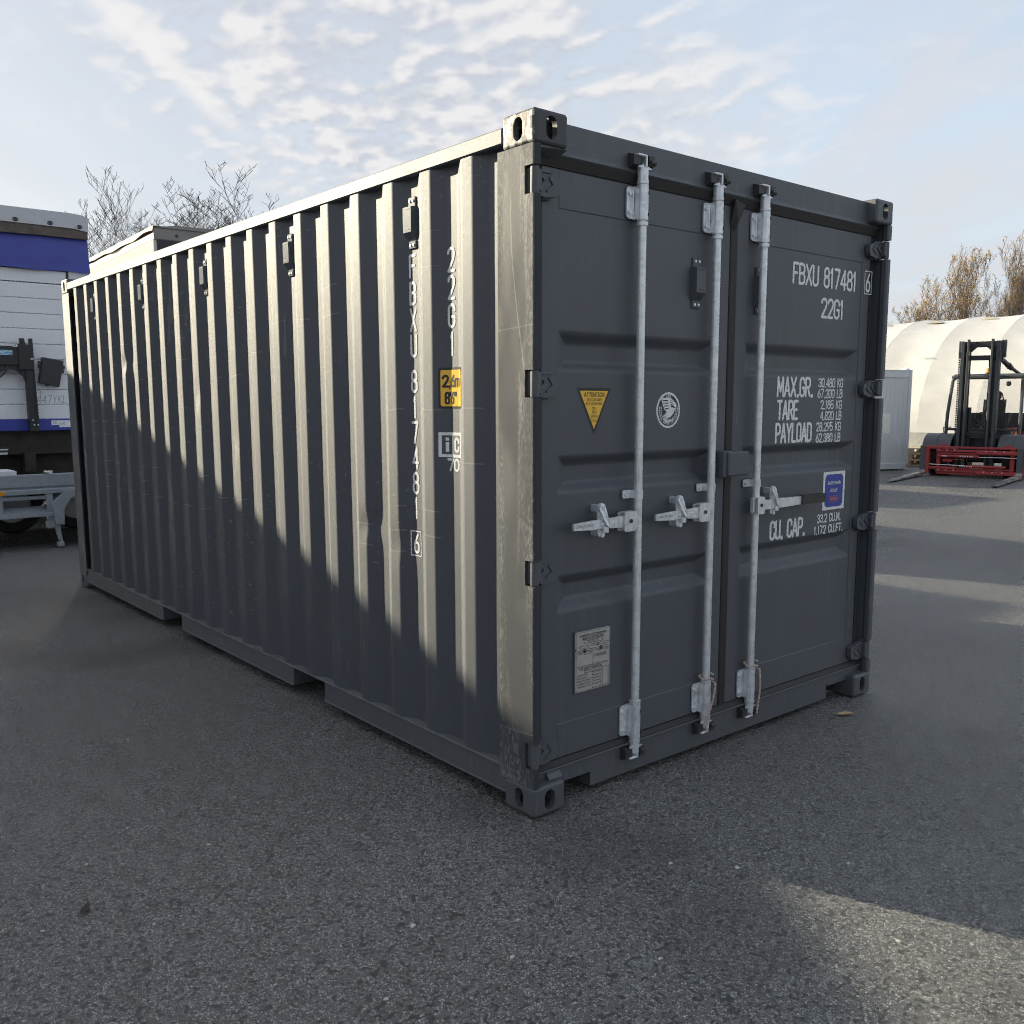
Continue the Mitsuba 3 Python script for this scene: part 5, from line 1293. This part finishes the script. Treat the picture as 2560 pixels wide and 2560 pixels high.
for s in (-1, 1):
    c_ = fput('tilt_cylinder', [cyl((s * .36 - .03, -.48, 2.46), (s * .43, -1.08, 2.27), .050, 14), cyl((s * .43, -1.06, 2.28), (s * .52, -1.62, 2.14), .034, 12), cyl((s * .40, -.86, 2.335), (s * .415, -.94, 2.305), .062, 12), hull([(s * .36 - .03 + a, -.46 + b, 2.46 + c) for a in (-.05, .05) for b in (-.06, .03) for c in (-.06, .06)])], 'lift_dark')
fput('cylinder_label', [bx(-.46, -.35, -1.06, -.94, 2.305, 2.310)], 'pale_cream')

ca_ = f'{F}__carriage'
scene[ca_] = mikit.ply(fl(bx(-.86, -.28, -.02, .06, .575, .640, .008), bx(-.30, .84, -.05, .03, .592, .632, .006), bx(-.70, .84, -.03, .05, .520, .566, .006), bx(.10, .90, .0, .07, .485, .552, .008), bx(-.68, .82, -.04, .03, .470, .505, .006),
                         bx(-.86, -.30, -.02, .06, .148, .205, .008), bx(-.66, .80, -.05, .03, .150, .185, .006), bx(-.70, .84, -.03, .05, .095, .138, .006), bx(.10, .90, .0, .07, .060, .125, .008), bx(-.68, .10, -.04, .03, .045, .085, .006),
                         bx(-.70, -.63, -.08, .0, .05, .60, .006), bx(.72, .80, -.08, .0, .05, .60, .006), bx(-.895, -.83, -.06, .10, .055, .640, .008), bx(.985, 1.05, -.06, .10, .035, .60, .008),
                         hull([(x, y, z) for y in (-.03, -.01) for x, z in ((-.66, .63), (-.46, .63), (-.585, .685), (-.535, .685))]), hull([(x, y, z) for y in (-.03, -.01) for x, z in ((.56, .63), (.78, .63), (.64, .685), (.70, .685))]),
                         cyl((-.66, .04, .432), (.14, .04, .432), .030, 14), cyl((-.12, .04, .225), (.66, .04, .225), .030, 14)), 'lift_red', smooth=30)
labels[ca_] = {'label': 'red fork positioner carriage'}
feach('piston_rod', [cyl((.14, .04, .425), (.90, .04, .425), .013, 12), cyl((-.86, .04, .248), (-.12, .04, .238), .013, 12)], 'chrome', ca_, smooth=30)
feach('bolt_head', [cyl((x, .06, z), (x, .075, z), .013, 8) for x, z in ((-.64, .560), (-.48, .562), (-.33, .562), (.28, .548), (.45, .546), (.62, .545), (-.64, .135), (-.48, .135), (-.33, .135), (.26, .121), (.42, .120), (.60, .118))], 'galvanised', ca_)
fput('lettering', [bx(x, x + .022, .071, .073, z, z + .026) for z in (.420, .213) for x in (-.22, -.175, -.13, -.08, -.03, .005)] + [bx(-.58, -.47, .071, .073, .425, .440)], 'white_vinyl', ca_)
fput('hose_block', [bx(-.58, -.38, -.06, .02, .305, .37, .01), tube([(-.38, -.02, .36), (-.28, .0, .355), (-.20, .02, .375), (-.14, .02, .34)], .010, 6)], 'lift_red', ca_)
for x0, x1 in ((-1.02, -.895), (.855, .985)):
    fput('fork', [bx(x0, x1, .0, .07, .03, .640, .008), hull([(x, y, z) for x in (x0, x1) for y, z in ((.0, .035), (.0, .095), (.10, .085), (.06, .14), (.1, .03))]), hull([(x, y, z) for x in (x0, x1) for y, z in ((.06, .030), (.06, .085), (1.2, .026), (1.2, .068))]), hull([(x, y, z) for x in (x0, x1) for y, z in ((1.2, .026), (1.2, .068), (2.2, .022), (2.2, .040))] + [((x0 + x1) / 2 + d, 2.32, .024 + e) for d in (-.03, .03) for e in (0, .010)])], 'fork_steel')

R3 = np.array([[FX[0], FY[0], 0], [FX[1], FY[1], 0], [0, 0, 1]])
W3 = lambda p: np.append(FO, 0) + R3 @ np.asarray(p, float)
for x in (-.74, .74):
    wheel(F, W3((x, -.52, .42)), .42, .40, R3 @ np.array([1, 0, 0.]))
for x in (-.75, .75):
    wheel(F, W3((x, -2.55, .36)), .36, .30, R3 @ np.array([1, 0, 0.]))
lug = []
for x in (-.74, .74):
    for i in range(26):
        a = i * 2 * math.pi / 26
        for s in (-1, 1):
            M = trimesh.transformations.rotation_matrix(a, [1, 0, 0], [0, 0, 0])
            q = xf(hull([(s * .02 + x_, y_,   .412 + z_) for x_, y_ in ((0, -.03), (0, .0), (s * .17, .02), (s * .17, .05)) for z_ in (0, .026)]), M)
            q.apply_translation([x, -.52, .42]); lug.append(q)
fput('tread', lug, 'tyre', F, kind='stuff')
for s in (-1, 1):
    arc_o = [(-.52 + .52 * math.cos(t), .42 + .47 * math.sin(t)) for t in np.linspace(math.radians(25), math.radians(150), 12)]
    arc_i = [(-.52 + .475 * math.cos(t), .42 + .43 * math.sin(t)) for t in np.linspace(math.radians(150), math.radians(25), 12)]
    fput('fender', [prism(Polygon(arc_o + arc_i), min(s * .46, s * 1.02), max(s * .46, s * 1.02), 'x'), tube([(s * .74, y + .003, z + .003) for y, z in arc_o], .008, 6)], 'lift_grey', smooth=30)

bd = f'{F}__body'
scene[bd] = mikit.ply(fl(bx(-.58, .58, -2.1, -.55, .28, .62, .03), hull([(x, y, z) for x in (-.55, .55) for y, z in ((-.60, .62), (-.60, .80), (-.95, .98), (-1.2, .62))]), bx(-.62, -.52, -1.5, -.6, .5, .78, .02), bx(.52, .62, -1.5, -.6, .5, .78, .02), bx(-.30, .24, -.62, -.50, .30, .55, .02)), 'lift_dark')
fput('counterweight', hull([(x, y, z) for x in (-.62, .62) for y, z in ((-2.0, .35), (-2.0, 1.12), (-2.7, .35), (-2.85, .5), (-2.8, 1.0), (-2.5, 1.15))]), 'lift_red', bd)
fput('red_console', [hull([(x, y, z) for x, y, z in ((.30, -.75, .66), (.58, -.75, .66), (.34, -1.25, 1.0), (.58, -1.25, 1.02), (.30, -1.3, .66), (.58, -1.3, .66))])], 'orange_red', bd)
cab_ = f'{F}__cab'
posts = []
for s in (-1, 1):
    posts += [tube([(s * .72, -.72, .85), (s * .72, -.78, 1.3), (s * .69, -.95, 2.02), (s * .67, -1.15, 2.10)], .036, 8), tube([(s * .72, -2.05, .9), (s * .71, -1.98, 1.6), (s * .68, -1.9, 2.08)], .045, 8), bx(s * .69 - .04, s * .69 + .04, -1.95, -.98, 2.06, 2.14, .02)]
scene[cab_] = mikit.ply(fl(*posts, bx(-.70, .70, -1.05, -.96, 2.05, 2.13, .02), bx(-.70, .70, -.80, -.74, .95, 1.0, .01)), 'lift_grey', smooth=40)
fput('roof', [hull([(x, y, z) for x in (-.68, .68) for y, z in ((-.98, 2.125), (-1.9, 2.135), (-1.05, 2.165), (-1.85, 2.175))])], 'lift_grey', cab_)
fput('windscreen', [bx(-.68, .68, -.86, -.858, 1.0, 2.05)], 'cab_glass', cab_)
fput('wiper', [tube([(.20, -.82, 1.02), (-.02, -.83, 1.25), (.10, -.84, 1.75)], .012, 6), tube([(-.25, -.78, 1.25), (.10, -.8, .98)], .022, 6)], 'lift_dark', cab_)
fput('seat', [bx(-.24, .24, -1.75, -1.3, .98, 1.10, .04), hull([(x, y, z) for x in (-.22, .22) for y, z in ((-1.68, 1.08), (-1.80, 1.08), (-1.78, 1.62), (-1.88, 1.62))]), bx(-.12, .12, -1.90, -1.80, 1.62, 1.80, .03)], 'seat_cloth', cab_)
fput('steering_wheel', [tube([(.16 * math.cos(t) - .05, -1.10 + .10 * math.sin(t), 1.22 + .12 * math.sin(t)) for t in np.linspace(0, 6.283, 18)], .014, 6), cyl((-.05, -1.02, 1.0), (-.05, -1.10, 1.22), .025, 8)], 'lift_dark', cab_)
fput('rear_shelf', [bx(-.66, .66, -2.0, -1.85, .95, 1.32, .03), hull([(.25, -.9, 1.0), (.45, -.9, 1.0), (.25, -.9, 1.32), (.48, -.9, 1.34), (.25, -1.1, 1.0), (.5, -1.1, 1.3)])], 'seat_cloth', cab_)
feach('work_light', [bx(s * .42 - .045, s * .42 + .045, -.98, -.92, 1.90, 2.0, .02) for s in (-1, 1)], 'lift_dark', cab_)
fput('grab_handle', [tube([(-.60, -.66, 1.02), (-.74, -.60, 1.02), (-.74, -.60, .86), (-.60, -.66, .86)], .012, 6)], 'lift_dark', cab_)
bcn = fput('beacon', [cyl((-.08, -1.40, 2.205), (-.08, -1.40, 2.290), .050, 16, .045)], 'amber', smooth=30, label='amber warning beacon on the cab roof')
fput('beacon_foot', [cyl((-.08, -1.40, 2.17), (-.08, -1.40, 2.206), .065, 16)], 'lift_dark', bcn)

# ------------------------------------------------------------------ small things on the ground
bs('dry_leaf', lambda p, n, uv: mix((0.16, 0.085, 0.035), (0.26, 0.16, 0.07), noise(p.x * 80, p.y * 80, 1)), 0.7)
bs('dark_leaf', (0.035, 0.024, 0.018), 0.7)
bs('tan_leaf', (0.42, 0.30, 0.15), 0.65)
bs('stone_chip', (0.52, 0.50, 0.46), 0.7)


def gz(x, y): return 0.014 * (meshkit.fbm(np.array([[x * 0.35, y * 0.35, 0.0]]), 3, 3)[0] - 0.62) - 0.004


def leaf(label, x, y, s, ang, mat, seed):
    k = thing('fallen_leaf', label, 'leaf')
    rng = np.random.default_rng(seed)
    n, m = 13, 7
    u, v = np.meshgrid(np.linspace(-1, 1, n), np.linspace(-1, 1, m), indexing='ij')
    w = .48 * np.sqrt(np.clip(1 - u ** 2, 0, 1)) * (1 + .25 * np.sin(u * 14))
    X, Y = u * s, v * w * s
    Zz = .006 + .35 * s * np.abs(v) ** 1.5 * w + .30 * s * (u * .5) ** 2 + .10 * s * meshkit.noise(np.stack([u * 3, v * 3, 0 * u + seed], -1))
    c, q = math.cos(ang), math.sin(ang)
    V_ = np.stack([x + X * c - Y * q, y + X * q + Y * c, gz(x, y) + Zz], -1).reshape(-1, 3)
    i = np.arange(n * m).reshape(n, m)
    bl_ = (V_, np.stack([i[:-1, :-1], i[1:, :-1], i[1:, 1:], i[:-1, 1:]], -1).reshape(-1, 4))
    a = np.array([x - s * c, y - s * q, gz(x, y) + .012]); b = a - np.array([c, q, -.2]) * s * .7
    put('blade', bl_, mat, k, smooth=True)
    put('stalk', tube([a, (a + b) / 2 + [0, 0, .004], b], .0014, 5), mat, k)


leaf('tan leaf lying before the right end of the door sill', 2.005, -.116, .045, -.5, 'tan_leaf', 1)
leaf('dark curled leaf alone on the near left asphalt', -1.487, .438, .026, .9, 'dark_leaf', 2)
leaf('small dark leaf scrap right of the curled leaf', -1.343, .302, .010, 2.0, 'dark_leaf', 3)
leaf('reddish brown leaf scrap farthest right on the near asphalt', -1.074, .070, .012, 1.2, 'dry_leaf', 4)
rng = np.random.default_rng(5)
CH_ = [(-1.02, .62), (-.78, .95), (-1.20, .95), (-.55, .50), (-1.62, .40), (-1.35, .22), (.30, -.72), (.62, -.95), (.05, -1.25), (-.30, -.90), (-.75, -.30), (-1.20, -.30), (-1.0, -.55), (.45, -1.45), (-.2, 1.4), (-.9, 1.9), (.15, -.55), (.95, -.60), (-.48, -.48), (-1.4, .75), (.30, -1.30), (-.62, -.62)]
for x, y in CH_:
    s = .0045 + .005 * rng.random()
    k = thing('stone_chip', 'pale stone chip lying loose on the asphalt', 'stone', 'pale stone chips on the asphalt')
    p = rng.normal(size=(12, 3)); p /= np.linalg.norm(p, axis=1, keepdims=True)
    scene[k] = mikit.ply(hull(p * [s * 1.3, s, s * .6] + [x, y, gz(x, y) + s * .4]), 'stone_chip')

for k_, v_ in list(labels.items()):
    if '__' in k_ and k_ not in scene: del labels[k_]
